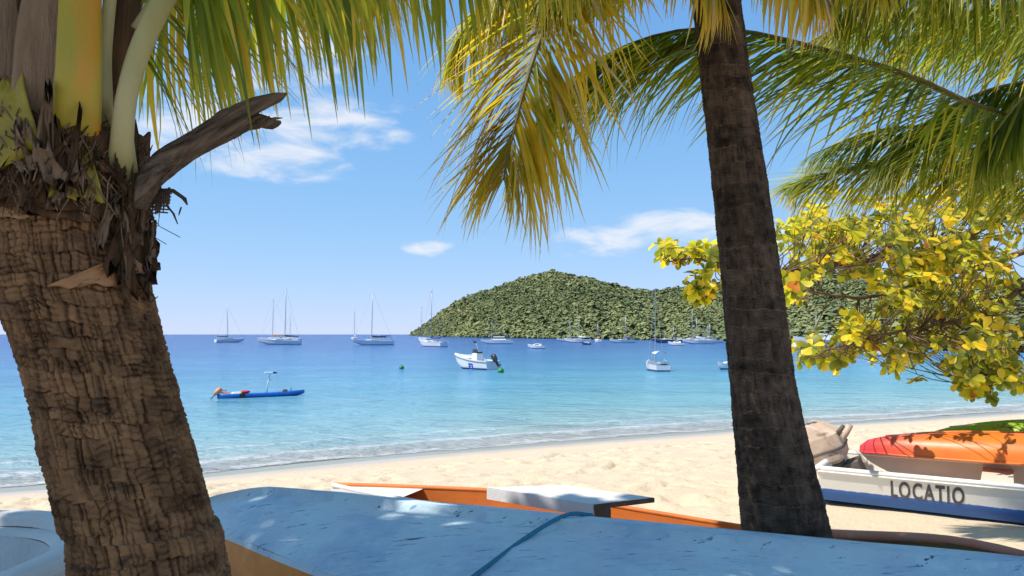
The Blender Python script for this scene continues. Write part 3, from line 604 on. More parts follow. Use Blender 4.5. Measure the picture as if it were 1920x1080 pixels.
    # broken dead stalk
    def jag(pts, wid, flat=.75, nn=40, seed=0, amp=.16):
        c = spline([L2(*p) for p in pts], nn); w = np.interp(np.linspace(0, 1, nn), np.linspace(0, 1, len(wid)), wid)/F*LD/2; rings = []
        for i in range(nn):
            T = c[min(i+1, nn-1)]-c[max(i-1, 0)]; T = T/np.linalg.norm(T); A = np.cross(T, [0, 1, 0]); A = A/np.linalg.norm(A); Bv = np.cross(T, A); ring = []
            for q in range(18):
                th = 2*math.pi*q/18; rr_ = w[i]*(1+amp*2.6*(float(fbm(math.cos(th)*2+5+seed, math.sin(th)*2+5, i*.12))-.47)+.5*(float(fbm(math.cos(th)*5+5+seed, math.sin(th)*5+5, i*.06))-.47)+.16*math.sin(q*2.7+seed)*math.sin(q*5.1+i*.05))
                ring.append(c[i]+(A*math.cos(th)+Bv*math.sin(th)*flat)*rr_-base)
            rings.append(ring)
        return rings
    bs = MB().loft(jag([(262, 392, -.10), (276, 345, -.09), (305, 308, -.07), (345, 280, -.05), (390, 255, -.03), (430, 232, -.02), (462, 216, -.02)], [22, 38, 44, 42, 46, 52, 40])).build('broken_stalk', M['dead_grain'], root, True, label='dead brown broken leaf stalk with a forked end')
    MB().loft(jag([(425, 226, -.02), (455, 208, -.02), (490, 194, -.02), (520, 183, -.02), (538, 175, -.02)], [38, 34, 27, 20, 3], seed=4)).build('splinter', M['dead_grain'], bs, True)
    MB().loft(jag([(430, 240, 0), (460, 232, .01), (490, 228, .01), (512, 232, .01), (527, 229, .01)], [38, 32, 24, 20, 5], seed=9, amp=.3)).build('splinter', M['dead_grain'], bs, True)
    for pts in ([(470, 224), (486, 219), (498, 220)], [(480, 230), (500, 222), (506, 217)], [(500, 228), (516, 222), (530, 221)]):
        MB().tube([L2(*p)-base for p in pts], [.006, .004, .001], 6).build('splinter', M['dead_grain'], bs, True)
    # netting scraps hanging under the stalk
    for i in range(9):
        x = 284+i*4.2; MB().tube([L2(x, 352+rng.uniform(-3, 3), -.05)-base, L2(x-1, 380, -.05)-base, L2(x-3+rng.uniform(-3, 3), 404-abs(i-3)*3+rng.uniform(-5, 5), -.05)-base], [.0035, .003, .0015], 5).build('netting_strand', M['dead'], root, True)
    for i in range(7):
        y = 362+i*6; MB().tube([L2(280, y+3, -.052)-base, L2(300, y, -.05)-base, L2(322-i*1.2, y+1, -.05)-base], .0022, 5).build('netting_strand', M['dead'], root, True)
    for pts, w in (([(290, 355), (325, 358), (345, 372), (351, 384)], [10, 22, 20, 6]), ([(312, 385), (325, 400), (333, 420)], [10, 9, 4]), ([(340, 388), (337, 397), (335, 404)], [5, 6, 3]),
                   ([(272, 520), (278, 545), (292, 560)], [10, 14, 4]), ([(268, 560), (284, 566), (296, 556)], [10, 8, 3]), ([(270, 500), (274, 505), (275, 520)], [7, 6, 3]), ([(272, 590), (278, 600), (268, 612)], [9, 8, 6]), ([(22, 578), (14, 579), (12, 584)], [9, 8, 4])):
        MB().tube([L2(*p, -.03)-base for p in pts], [x/F*LD/2 for x in w], 8, flat=.35).build('bark_scrap', M['dead'], root, True)
    items = []
    g = {'lf_green': .45, 'lf_lime': .30, 'lf_yellow': .18, 'lf_dark': .07}
    def W(l): return [P(*q) for q in l]
    frond(root, base, W([(260, 60, 1.95), (385, -120, 1.98), (560, -262, 2.1), (800, -300, 2.3), (1010, -235, 2.5), (1130, -150, 2.6)]), g, .66, 95, hang=1.5, items=items, t0=.14, rmat='petiole_pale')
    frond(root, base, W([(190, 120, 2.25), (235, 0, 2.5), (330, -90, 2.8), (480, -140, 3.1), (640, -120, 3.4), (780, -40, 3.6)]), {'lf_green': .35, 'lf_lime': .35, 'lf_yellow': .3}, .70, 90, hang=1.5, items=items, t0=.12)
    frond(root, base, W([(165, -330, 1.95), (200, -700, 1.9), (330, -1000, 1.7), (600, -1150, 1.4), (1000, -1000, 1.2)]), g, .7, 70, hang=.9, items=items)
    frond(root, base, W([(150, -330, 2.0), (60, -700, 2.2), (-200, -1000, 2.6), (-600, -900, 3.0)]), g, .7, 70, hang=.9, items=items)
    c = L2(118, -60)
    for az, ln, rise in ((-95, 2.6, 1.3), (-140, 2.4, 1.5), (-60, 2.6, 1.1), (-20, 2.3, 1.6), (60, 2.8, 1.7), (165, 2.4, 1.7), (100, 2.4, 2.0), (-110, 2.2, 2.0)):
        dx, dy = math.sin(R(az)), math.cos(R(az))
        frond(root, base, [c, c+np.array([dx*.25*ln, dy*.25*ln, rise*.62]), c+np.array([dx*.6*ln, dy*.6*ln, rise]), c+np.array([dx*ln, dy*ln, rise*.45])], g, .7, 64, hang=.8, items=items)
    realize(items, root, 'leaflet', 'foliage')
left_palm()

# --- slimmer palm with the dark trunk
RD = 4.0
def right_palm():
    mids = [(1475, 1005), (1455, 880), (1430, 720), (1408, 520), (1385, 330), (1362, 160), (1342, -10), (1330, -130), (1325, -190)]
    path = [P(a, b, RD) for a, b in mids]; low = np.array([path[0][0]+.10, RD, gz(1.55, 4.0)-.15]); path = [low]+path; base = np.array([low[0], low[1], gz(low[0], low[1])])
    root = empty('coconut_palm', base, label='straight dark trunked coconut palm standing behind the upturned blue boat', cat='palm tree')
    wd = [163, 140, 119, 109, 100, 92, 88, 86, 80]; radii = [(low[2], .34), (low[2]+.35, .27)]+[(p[2], w/F*RD/2) for p, w in zip(path[1:], wd)]
    palm_trunk(root, base, path, radii, M['bark_dark'], na=220, nz=760, ring=(.055, .12), ncrack=24, rd=.005, cd=.005, seed=4, rgd=.002, pale=1.9, cw=.0045, ew=.005, tbias=-.26, ck=.3, zvis=(1.5, 4.45))
    top = path[-1]; items = []
    def W(l): return [top+np.array([0, 0, .05])]+[P(*q) for q in l]
    yel = {'lf_yellow': .62, 'lf_lime': .22, 'lf_straw': .16}; g = {'lf_green': .5, 'lf_dark': .2, 'lf_lime': .2, 'lf_yellow': .1}
    frond(root, base, W([(1220, -215, 3.85), (1105, -120, 3.7), (1030, 30, 3.6), (988, 150, 3.55), (960, 260, 3.55), (944, 338, 3.6)]), yel, .74, 105, side=(1, -.35, .1), hang=.14, fwd=.5, spread=1.35, items=items, lift=0, rmat='rachis_dark', jit=.17)
    lim = {'lf_lime': .45, 'lf_yellow': .35, 'lf_green': .2}
    frond(root, base, W([(1250, -200, 3.9), (1150, -170, 3.85), (1040, -120, 3.8), (950, -40, 3.75), (905, 40, 3.7)]), lim, .55, 80, hang=1.2, items=items, jit=.2)
    frond(root, base, W([(1260, -130, 3.8), (1170, -90, 3.7), (1070, -50, 3.65), (1000, 10, 3.6)]), lim, .45, 75, hang=1.0, items=items, jit=.2)
    frond(root, base, W([(1300, -230, 4.3), (1210, -210, 4.5), (1120, -150, 4.7), (1060, -70, 4.8)]), lim, .62, 70, hang=1.1, items=items, jit=.2)
    frond(root, base, W([(1400, -200, 4.2), (1480, -150, 4.4), (1560, -80, 4.6), (1620, 0, 4.7)]), lim, .55, 80, hang=1.0, items=items, jit=.2)
    frond(root, base, W([(1420, -230, 3.8), (1520, -200, 3.7), (1620, -130, 3.6), (1690, -50, 3.55)]), lim, .55, 80, hang=1.2, items=items, jit=.2)
    frond(root, base, W([(1230, -190, 4.1), (1110, -130, 4.2), (980, -60, 4.3), (880, 40, 4.4), (840, 130, 4.5)]), {'lf_yellow': .4, 'lf_lime': .4, 'lf_green': .2}, .62, 80, hang=.9, items=items)
    frond(root, base, W([(1370, -260, 3.6), (1430, -200, 3.2), (1500, -90, 2.95), (1560, 10, 2.85)]), yel, .45, 75, hang=1.3, items=items, jit=.2)
    frond(root, base, W([(1290, -230, 3.7), (1270, -150, 3.5), (1330, -60, 3.35), (1350, 0, 3.3)]), yel, .42, 50, hang=1.4, items=items, jit=.22)
    frond(root, base, W([(1450, -230, 4.3), (1600, -200, 4.7), (1720, -100, 5.0), (1790, 20, 5.2)]), {'lf_yellow': .4, 'lf_lime': .35, 'lf_green': .25}, .62, 80, hang=1.0, items=items)
    for az, ln, rise in ((-100, 2.6, 1.0), (-70, 2.4, 1.3), (-150, 2.3, 1.3), (150, 2.0, 1.6), (90, 2.4, 1.7), (-45, 2.4, .9), (-120, 2.5, .7)):
        dx, dy = math.sin(R(az)), math.cos(R(az))
        frond(root, base, [top, top+np.array([dx*.25*ln, dy*.25*ln, rise*.6]), top+np.array([dx*.6*ln, dy*.6*ln, rise]), top+np.array([dx*ln, dy*ln, rise*.35])], g, .7, 60, hang=.7, items=items)
    realize(items, root, 'leaflet', 'foliage')
right_palm()

# --- palm beyond the right edge whose fronds hang into view
def edge_palm():
    foot = P(2330, 627, 4.9); base = np.array([foot[0], foot[1], gz(foot[0], foot[1])])
    root = empty('coconut_palm', base, label='coconut palm whose long green fronds sweep in over the sea almond tree', cat='palm tree')
    top = np.array([foot[0]-.25, foot[1], 4.35]); path = [base-np.array([0, 0, .15]), base+np.array([.03, 0, 1.2]), (base+top)/2+np.array([.08, 0, .6]), top]
    palm_trunk(root, base, path, [(base[2]-.2, .26), (base[2]+.4, .2), (top[2], .13)], M['bark_dark'], na=80, nz=300, ring=(.05, .09), ncrack=16, seed=6)
    items = []; g = {'lf_green': .42, 'lf_dark': .40, 'lf_lime': .18}; dk = {'lf_dark': .35, 'lf_green': .40, 'lf_lime': .25}; lm = {'lf_lime': .5, 'lf_green': .4, 'lf_yellow': .1}
    def W(l): return [top]+[P(*q) for q in l]
    frond(root, base, W([(2080, 235, 4.6), (1880, 215, 4.5), (1700, 140, 4.45), (1540, 92, 4.45), (1390, 58, 4.5), (1270, 58, 4.55), (1160, 92, 4.6), (1070, 150, 4.6), (1005, 232, 4.6), (958, 322, 4.6)]), {'lf_green': .45, 'lf_dark': .15, 'lf_lime': .40}, .90, 210, side=(.15, 1, .15), hang=.8, fwd=.85, items=items, t0=.1, spread=.9, rmat='rachis_dark')
    frond(root, base, W([(2150, 330, 5.2), (1960, 345, 5.5), (1800, 318, 5.6), (1660, 312, 5.7), (1540, 330, 5.8), (1478, 352, 5.8)]), lm, .66, 130, side=(0, .75, .65), hang=.3, fwd=.6, items=items, t0=.14, spread=.9)
    frond(root, base, W([(2120, 40, 4.6), (1960, -50, 4.3), (1800, -80, 4.1), (1660, -40, 4.0), (1570, 30, 3.95)]), dk, .75, 100, side=(.2, 1, 0), hang=1.1, fwd=.6, items=items, t0=.1)
    frond(root, base, W([(2150, 80, 5.2), (2000, 20, 5.5), (1860, 10, 5.8), (1730, 60, 6.0), (1650, 130, 6.1)]), dk, .85, 100, side=(.2, 1, .2), hang=1.0, fwd=.6, items=items, t0=.1)
    frond(root, base, W([(2120, -40, 4.2), (1980, -110, 3.9), (1850, -130, 3.7), (1750, -80, 3.6)]), dk, .75, 90, hang=1.2, fwd=.5, items=items, t0=.1)
    frond(root, base, W([(2150, 180, 5.0), (2000, 150, 5.1), (1850, 170, 5.2), (1720, 240, 5.3), (1640, 310, 5.3)]), dk, .85, 100, side=(.2, 1, .2), hang=.9, fwd=.6, items=items, t0=.1)
    frond(root, base, W([(2120, 90, 5.0), (1950, 40, 5.1), (1760, 20, 5.2), (1600, 40, 5.25), (1480, 100, 5.3)]), lm, .8, 120, side=(.2, 1, .2), hang=.9, fwd=.7, items=items, t0=.1)
    frond(root, base, W([(2140, 240, 5.2), (1980, 250, 5.4), (1800, 235, 5.5), (1640, 245, 5.6), (1520, 290, 5.7)]), g, .75, 110, side=(.1, 1, .3), hang=.7, fwd=.7, items=items, t0=.1)
    frond(root, base, W([(2200, 130, 4.6), (2080, 110, 4.4), (1960, 150, 4.3), (1880, 230, 4.3), (1840, 300, 4.3)]), dk, .7, 80, hang=.8, items=items, t0=.1)
    for az, ln, rise in ((45, 2.5, 1.2), (90, 2.6, 1.1), (135, 2.6, 1.2), (180, 2.4, 1.3), (-140, 2.4, 1.4)):
        dx, dy = math.sin(R(az)), math.cos(R(az))
        frond(root, base, [top, top+np.array([dx*.25*ln, dy*.25*ln, rise*.6]), top+np.array([dx*.6*ln, dy*.6*ln, rise]), top+np.array([dx*ln, dy*ln, rise*.35])], g, .7, 55, hang=.7, items=items)
    realize(items, root, 'leaflet', 'foliage')
edge_palm()

# ------------------------------------------------------------------ sea almond
def almond_leaf(name, m, cup):
    v, f, al = [], [], []; prof = [(0, .02), (.2, .10), (.45, .23), (.68, .31), (.86, .27), (.97, .12), (1, .02)]
    for t, w in prof:
        for s in (-1, 0, 1): v.append((s*w, t, cup*(abs(s)*w*.7)-cup*.5*t*t)); al.append(t)
    for i in range(len(prof)-1):
        for j in (0, 1): a = i*3+j; f.append((a, a+1, a+4, a+3))
    me = bpy.data.meshes.new(name); me.from_pydata(v, [], f); me.materials.append(m); me.polygons.foreach_set('use_smooth', [True]*len(f)); me.update()
    a = me.attributes.new('along', 'FLOAT', 'POINT'); a.data.foreach_set('value', al); return me
def sea_almond():
    base = np.array([9.6, 9.9, gz(9.6, 9.9)]); AS = 1.25; root = empty('sea_almond_tree', base, label='sea almond tree with broad yellowing leaves spreading over the beach', cat='tree')
    fork = np.array([8.7, 9.7, 3.9])
    MB().tube(spline([base-np.array([0, 0, .2]), base+np.array([-.05, 0, 1.0]), (base+fork)/2+np.array([.1, 0, .5]), fork], 14)-base, np.linspace(.24, .15, 14), 14).build('trunk', M['bark'], root, True)
    keys = ['al_green', 'al_lime', 'al_yellow', 'al_orange']; LM = {(k, i): almond_leaf('leaf', M[k], c) for k in keys for i, c in enumerate((.25, .6, -.2))}
    limbs = [([(1990, 350, 7.3), (1905, 395, 7.2), (1790, 450, 7.1), (1660, 482, 7.0), (1560, 498, 6.8), (1460, 512, 6.6)], 20),
             ([(1985, 440, 7.6), (1890, 482, 7.5), (1780, 512, 7.4), (1680, 545, 7.3), (1610, 560, 7.2), (1530, 548, 7.1)], 14),
             ([(1990, 500, 7.0), (1905, 545, 6.9), (1840, 590, 6.8), (1760, 610, 6.7), (1660, 628, 6.6), (1560, 650, 6.5)], 13),
             ([(1460, 512, 6.6), (1400, 500, 6.5), (1330, 488, 6.4), (1268, 484, 6.3)], 5),
             ([(1990, 560, 7.4), (1930, 640, 7.2), (1880, 690, 7.1), (1830, 715, 7.0)], 8), ([(1990, 290, 7.9), (1860, 330, 7.9), (1740, 380, 7.8), (1600, 420, 7.7), (1500, 410, 7.7)], 12),
             ([(1400, 505, 6.5), (1360, 525, 6.5), (1318, 545, 6.4)], 3)]
    paths = []
    for pts, w in limbs:
        c = spline([P(p[0], p[1], p[2]*AS) for p in pts], 16)
        if w > 6: c = np.concatenate([[fork], c])
        c = c+np.stack([0*c[:, 0], rng.normal(0, .012, len(c)), rng.normal(0, .012, len(c))], -1); rad = np.linspace(w/F*8.7/2*1.1, w/F*8.7/2*.25, len(c)); br = MB().tube(c-base, rad, 8).build('branch', M['bark'], root, True); paths.append((c, br))
    allp = np.concatenate([c for c, _ in paths[:]]); owner = [b for c, b in paths for _ in c]
    # rosettes: (centre px, centre py, half w, half h, count)
    zones = [(1272, 478, 30, 18, 9), (1318, 478, 22, 18, 6), (1322, 535, 24, 18, 8), (1345, 500, 20, 30, 5), (1480, 445, 28, 26, 9), (1560, 425, 62, 38, 26), (1680, 410, 80, 48, 34), (1820, 380, 90, 62, 40), (1500, 510, 36, 20, 10), (1580, 490, 60, 30, 18), (1700, 490, 80, 40, 30),
             (1840, 480, 80, 60, 38), (1482, 550, 18, 12, 4), (1600, 630, 34, 26, 9), (1540, 660, 44, 26, 14), (1625, 640, 40, 34, 14), (1700, 570, 60, 44, 22), (1730, 640, 60, 38, 20), (1830, 570, 80, 60, 36), (1850, 660, 70, 40, 22), (1828, 722, 30, 22, 9), (1880, 705, 40, 28, 8), (1690, 676, 30, 18, 4), (1780, 690, 26, 12, 3), (1560, 372, 40, 14, 3), (1800, 300, 100, 30, 10), (1520, 395, 24, 16, 3),
             (2000, 450, 60, 160, 46), (2120, 430, 90, 190, 40)]
    items = []; tw = {}
    up = np.array([0, 0, 1.])
    for zx, zy, hw, hh, cnt in zones:
        for _ in range(int(cnt*1.75)):
            a, b = rng.normal(0, .55, 2); px, py = zx+a*hw, zy+b*hh; Y = rng.normal(7.0, .55) if px > 1450 else rng.normal(6.4, .12); Y = min(max(Y, 5.6), 8.6)*AS; c = P(px, py, Y)
            if c[2] < 1.5: continue
            d2 = ((allp-c)**2).sum(1)+np.where(allp[:, 2] > c[2]+.25, .5, 0); k = int(d2.argmin()); o = owner[k]; s = allp[k]
            mid = (s+c)/2+np.array([0, 0, -.06])+rng.normal(0, .03, 3); tw.setdefault(o, MB()).tube(spline([s, mid, c], 6)-base, np.linspace(.0075, .0035, 6), 5)
            ax = c-s; ax = ax/max(np.linalg.norm(ax), .01)+up*.5+rng.normal(0, .25, 3); ax = ax/np.linalg.norm(ax); x0, _, z0 = frame(ax, np.array([.3, .2, 1.]))
            hue = rng.random(); nl = rng.integers(6, 11); ph = rng.uniform(0, 6.28)
            for i in range(nl):
                th = ph+i*2.4; rad = x0*math.cos(th)+z0*math.sin(th); d = rad*1.0+ax*rng.uniform(-.15, .7)-up*.15; ln = rng.uniform(.07, .15)
                x, y, z = frame(d, ax+.3*up); pk = rng.random()*.65+hue*.35
                key = 'al_green' if pk < .46 else 'al_lime' if pk < .68 else 'al_yellow' if pk < .94 else 'al_orange'
                Mx = np.eye(4); Mx[:3, 0], Mx[:3, 1], Mx[:3, 2], Mx[:3, 3] = x*ln, y*ln, z*ln, c+ax*.02-base
                q = screen(c); vis = 0 <= q[0] <= 1900 and q[1] > 0; facing = abs(z@np.array([0, 1., 0]))
                items.append((Mx, LM[(key, int(rng.integers(3)))], root, vis*ln/Y*(.4+facing)*(1.3 if (px < 1650 or py > 640) else 1)))
    for o, mb in tw.items(): mb.build('twigs', M['bark'], o, True, kind='stuff')
    realize(items, root, 'leaf', 'foliage')
sea_almond()

# ------------------------------------------------------------------ boats on the sand
def upturned_boat():
    z0 = 1.0; base = np.array([-1.7, 4.2, gz(-.5, 3.8)]); u = np.array([.929, -.371, 0]); n = np.array([-.371, -.929, 0])   # along the keel; towards the camera
    root = empty('upturned_boat', base, label='upturned old wooden boat with scratched blue bottom and orange side band', cat='boat')
    A = np.array([-1.92, 4.60, 0]); Lh = 5.0; HB = .56
    def sec(s):
        k = min(s/.55, 1); fo = -HB*(1-.28*(1-k)**2); no_ = -.42+.98*(1-(1-min(s/2.9, 1))**1.56)+.004
        drop = .16*(1-min(s/.75, 1))**2; c = A+u*s+n*HB; zt = 1.705
        def pt(f, z, ex=0): return c+n*(fo+(no_-fo)*f+ex)+np.array([0, 0, z-drop])
        return [pt(0, 1.02+drop, -.08), pt(0, 1.40, -.03), pt(0, zt-.018), pt(.013, zt+.004), pt(.17, zt+.020), pt(.195, zt-.022), pt(.5, zt-.045), pt(.75, zt-.10), pt(.92, zt-.13), pt(1, zt-.155), pt(1, zt-.18, .012), pt(1, 1.25, .06), pt(1, 1.02+drop, .10)]
    ss = list(np.linspace(0, 1, 26)**1.6*1.9)+list(np.linspace(2.0, Lh, 26)); secs = [sec(max(s, .004)) for s in ss]
    def strip(name, i0, i1, m, label=None, jit=0):
        rr = [[p-base+np.array([0, 0, jit*(float(fbm(k*.35, j*.9, i0*.3))-.47)]) for j, p in enumerate(s[i0:i1+1])] for k, s in enumerate(secs)]
        return MB().loft(rr, False).build(name, m, root, True, label=label)
    strip('hull_side', 0, 2, M['old_blue']); rim = strip('chine_rail', 2, 3, M['white_wood']); strip('hull_bottom', 3, 9, M['old_blue'], jit=.012); strip('hull_chine', 9, 10, M['old_blue']); strip('orange_band', 10, 11, M['orange_band'], 'orange paint band along the hull side'); strip('hull_side', 11, 12, M['old_blue'])
    MB().add([p-base for p in secs[-1]], [tuple(range(13))[::-1]]).build('transom', M['old_blue'], root)
    def surf(s, f):   # f: 0 far chine .. 1 near chine
        q = sec(s)[2:10]; w = f*(len(q)-1); i = min(int(w), len(q)-2); return q[i]+(q[i+1]-q[i])*(w-i)
    # rope over the chine
    pts = []; q = sec(3.06-.86)
    for f, s in ((-.30, 2.50), (-.12, 2.50), (0, 2.49), (.08, 2.47), (.25, 2.40), (.5, 2.30), (.75, 2.21), (1.0, 2.14)):
        if f < 0: p = sec(s)[2]+np.array([.0, .02, f*.6])
        else: p = surf(s, f)+np.array([0, 0, .012])
        pts.append(p)
    pts += [sec(2.12)[10]+np.array([0, -.02, 0]), sec(2.10)[12]+np.array([0, -.03, .02])]
    ro = MB().tube(spline(pts, 60), .0105, 8).build('rope', M['rope'], None, True); tag(ro, 'teal rope tied across the bottom of the upturned blue boat', 'rope')
upturned_boat()

def hull_loft(Lh, B, H, n=28, fine=.8, bow=1.0, sheer=.12, keel=0.0, flat=.6, stern=.85, rake=.25, round_=2.2):
    """open boat stations from stern (x=0) to bow (x=Lh), z from keel to gunwale; each station runs port gunwale -> keel -> starboard"""
    st = []
    for i in range(n+1):
        t = i/n; b = B/2*(stern+(1-stern)*min(t/.35, 1)) if t < .4 else B/2*max(1-((t-.4)/.6)**round_, 0)**fine+.004; g = H*(1+sheer*(t*t*1.6-.2)); kz = keel+bow*H*.75*max(0, (t-.62)/.38)**2.2; row = []
        half = []
        for f in (0, .2, .42, .64, .82, 1.0):
            if f < .64: w = b*(1-.16*(f/.64)); z = g+(kz+(.16*H)-g)*(f/.64)
            else: k = (f-.64)/.36; w = b*.84*(1-k**1.5*.9999); z = kz+.16*H*(1-k)**1.3
            half.append((w, z))
        for w, z in half: row.append((t*Lh+rake*t**4*(z/H), w, z))
        for w, z in half[:-1][::-1]: row.append((t*Lh+rake*t**4*(z/H), -w, z))
        st.append(row)
    return st
def inset(st, d, floor):
    out = []
    for i, r in enumerate(st):
        row = []
        for (x, y, z) in r:
            k = max(abs(y)-d, 0)/max(abs(y), 1e-4); row.append((x+(d if i == 0 else -d if i == len(st)-1 else 0), y*k, max(z-.002, floor) if abs(y) > .02 else max(z, floor)))
        out.append(row)
    return out
def open_boat(root, st, wall, m_out, m_in, m_rail, rail_r, floor, side_split=True):
    ins = inset(st, wall, floor); n = len(st[0])
    MB().loft(st, False).build('hull', m_out, root, True)
    MB().loft(ins, False).build('hull_lining', m_in, root, True)
    MB().add(st[0], [tuple(range(n))]).add([(x+wall, y*.97, z) for x, y, z in st[0]], [tuple(range(n))[::-1]]).build('transom', m_out, root)
    for idx in (0, -1):
        MB().tube([Vector(r[idx])*.5+Vector(q[idx])*.5 for r, q in zip(st, ins)], rail_r, 8, flat=.7).build('gunwale', m_rail, root, True)
    a, b = st[0][0], st[0][-1]; MB().tube([a, b], rail_r*.95, 8).build('transom_rail', m_rail, root, True)
    return ins

def orange_boat():
    # long narrow rowing boat; wide rounded end to the right
    a = np.array([-1.40, 5.82]); b = np.array([2.92, 4.13]); d = b-a; Lh = np.hypot(*d); ang = math.atan2(d[1], d[0]); z = gz(.6, 5.2)
    root = empty('rowing_boat', (a[0], a[1], z-.03), ang, 'long white rowing boat with bright orange inside lying behind the upturned blue boat', 'boat')
    def st(inn=0.0):
        rows = []
        for i in range(41):
            t = i/40; hb = .40*min(1, (t/.34)**.75)*(1-max(0, (t-.86)/.14)**2.6*.93) if t > 0 else .004; hb = max(hb-inn, .003); g = .53+.03*(1-t)**2-.13*min(max(0, (t-.32)/.4), 1)+.085*max(0, (t-.66)/.34)**1.2; kz = .30*max(0, 1-t/.22)**2+.2*max(0, (t-.9)/.1)**2+(.05 if inn else 0)
            x = t*Lh*(1-.012*inn/.03)+(inn*.6 if t < .5 else -inn); row = []
            for f, w in ((0, 1), (.3, .97), (.62, .9), (.85, .72), (1, .0)): row.append((x, hb*w, g+(kz-g)*f))
            for f, w in ((.85, .72), (.62, .9), (.3, .97), (0, 1)): row.append((x, -hb*w, g+(kz-g)*f))
            rows.append(row)
        return rows
    o, n_ = st(), st(.028); k = 23
    MB().loft(o, False).build('hull', M['white_wood'], root, True)
    MB().loft(n_[:28], False).build('hull_lining', M['orange_in'], root, True, label='bright orange inside of the boat')
    MB().loft(n_[27:], False).build('hull_lining', M['olive_in'], root, True, label='dark olive inside of the boat end')
    for idx in (0, -1):
        MB().tube([Vector(p[idx])*.5+Vector(q[idx])*.5+Vector((0, 0, .006)) for p, q in zip(o[:29], n_[:29])], .019, 8).build('gunwale', M['white_wood'] if idx else M['orange_in'], root, True)
        MB().tube([Vector(p[idx])*.5+Vector(q[idx])*.5+Vector((0, 0, .008)) for p, q in zip(o[28:], n_[28:])], [.02]+[.034]*12, 8).build('gunwale', M['salmon'], root, True, label='faded salmon gunwale')
    MB().tube([Vector(n_[i][1])+Vector((0, -.012, -.03)) for i in range(4, 27)], .012, 6).build('inner_rail', M['white_wood'], root, True)
    MB().add([o[i][0] for i in range(7)]+[o[i][-1] for i in range(7)], [(i, i+1, i+8, i+7) for i in range(6)]).build('foredeck', M['white_wood'], root)
    for x in (1.25, 2.35, 3.6):
        MB().box((x, 0, .33), (.22, .70, .03)).build('thwart', M['white_wood'] if x != 3.6 else M['wood_brown'], root)
    # white board laid across it
    tb = empty('wooden_board', P(1060, 935, 5.05), 0, 'worn white painted board with brown edges laid across the orange boat', 'board'); o_ = np.array(tb.location)
    zt = 1.50; q = [P(px, py, (EYE-zt)*F/(py-HZ)) for px, py in ((914, 914), (1052, 909), (1226, 933), (1112, 946))]
    tp = [p-o_ for p in q]; dn = np.array([0, 0, -.028])
    MB().add(tp+[p+dn for p in tp], [(3, 2, 1, 0), (4, 5, 6, 7), (0, 1, 5, 4), (1, 2, 6, 5), (3, 0, 4, 7)]).build('board', M['white_wood'], tb)
    ed = tp[2]-tp[3]; MB().add([tp[3]+ed*.0+np.array([.004, -.004, -.001]), tp[2]+np.array([.004, -.004, -.001]), tp[2]+dn*1.15+np.array([.004, -.004, 0]), tp[3]+dn*1.15+np.array([.004, -.004, 0])], [(0, 3, 2, 1)]).build('edge_strip', M['wood_brown'], tb)
    f0, f1 = tp[0]+np.array([-.004, -.012, .004]), tp[3]+np.array([-.004, -.012, .004]); MB().add([f0, f1, f1+np.array([0, 0, -.085]), f0+np.array([0, 0, -.085]), f0+np.array([.012, .014, 0]), f1+np.array([.012, .014, 0]), f1+np.array([.012, .014, -.085]), f0+np.array([.012, .014, -.085])], [(0, 3, 2, 1), (4, 5, 6, 7), (0, 1, 5, 4), (3, 7, 6, 2), (1, 2, 6, 5), (0, 4, 7, 3)]).build('front_plank', M['white_wood'], tb)
    for px, py in ((1135, 945),):
        p = P(px, py, (EYE-zt)*F/(py-HZ))-o_; MB().box((p[0]-.03, p[1]+.04, p[2]-.14), (.13, .10, .22)).build('support_block', M['wood_brown'], tb)
orange_boat()

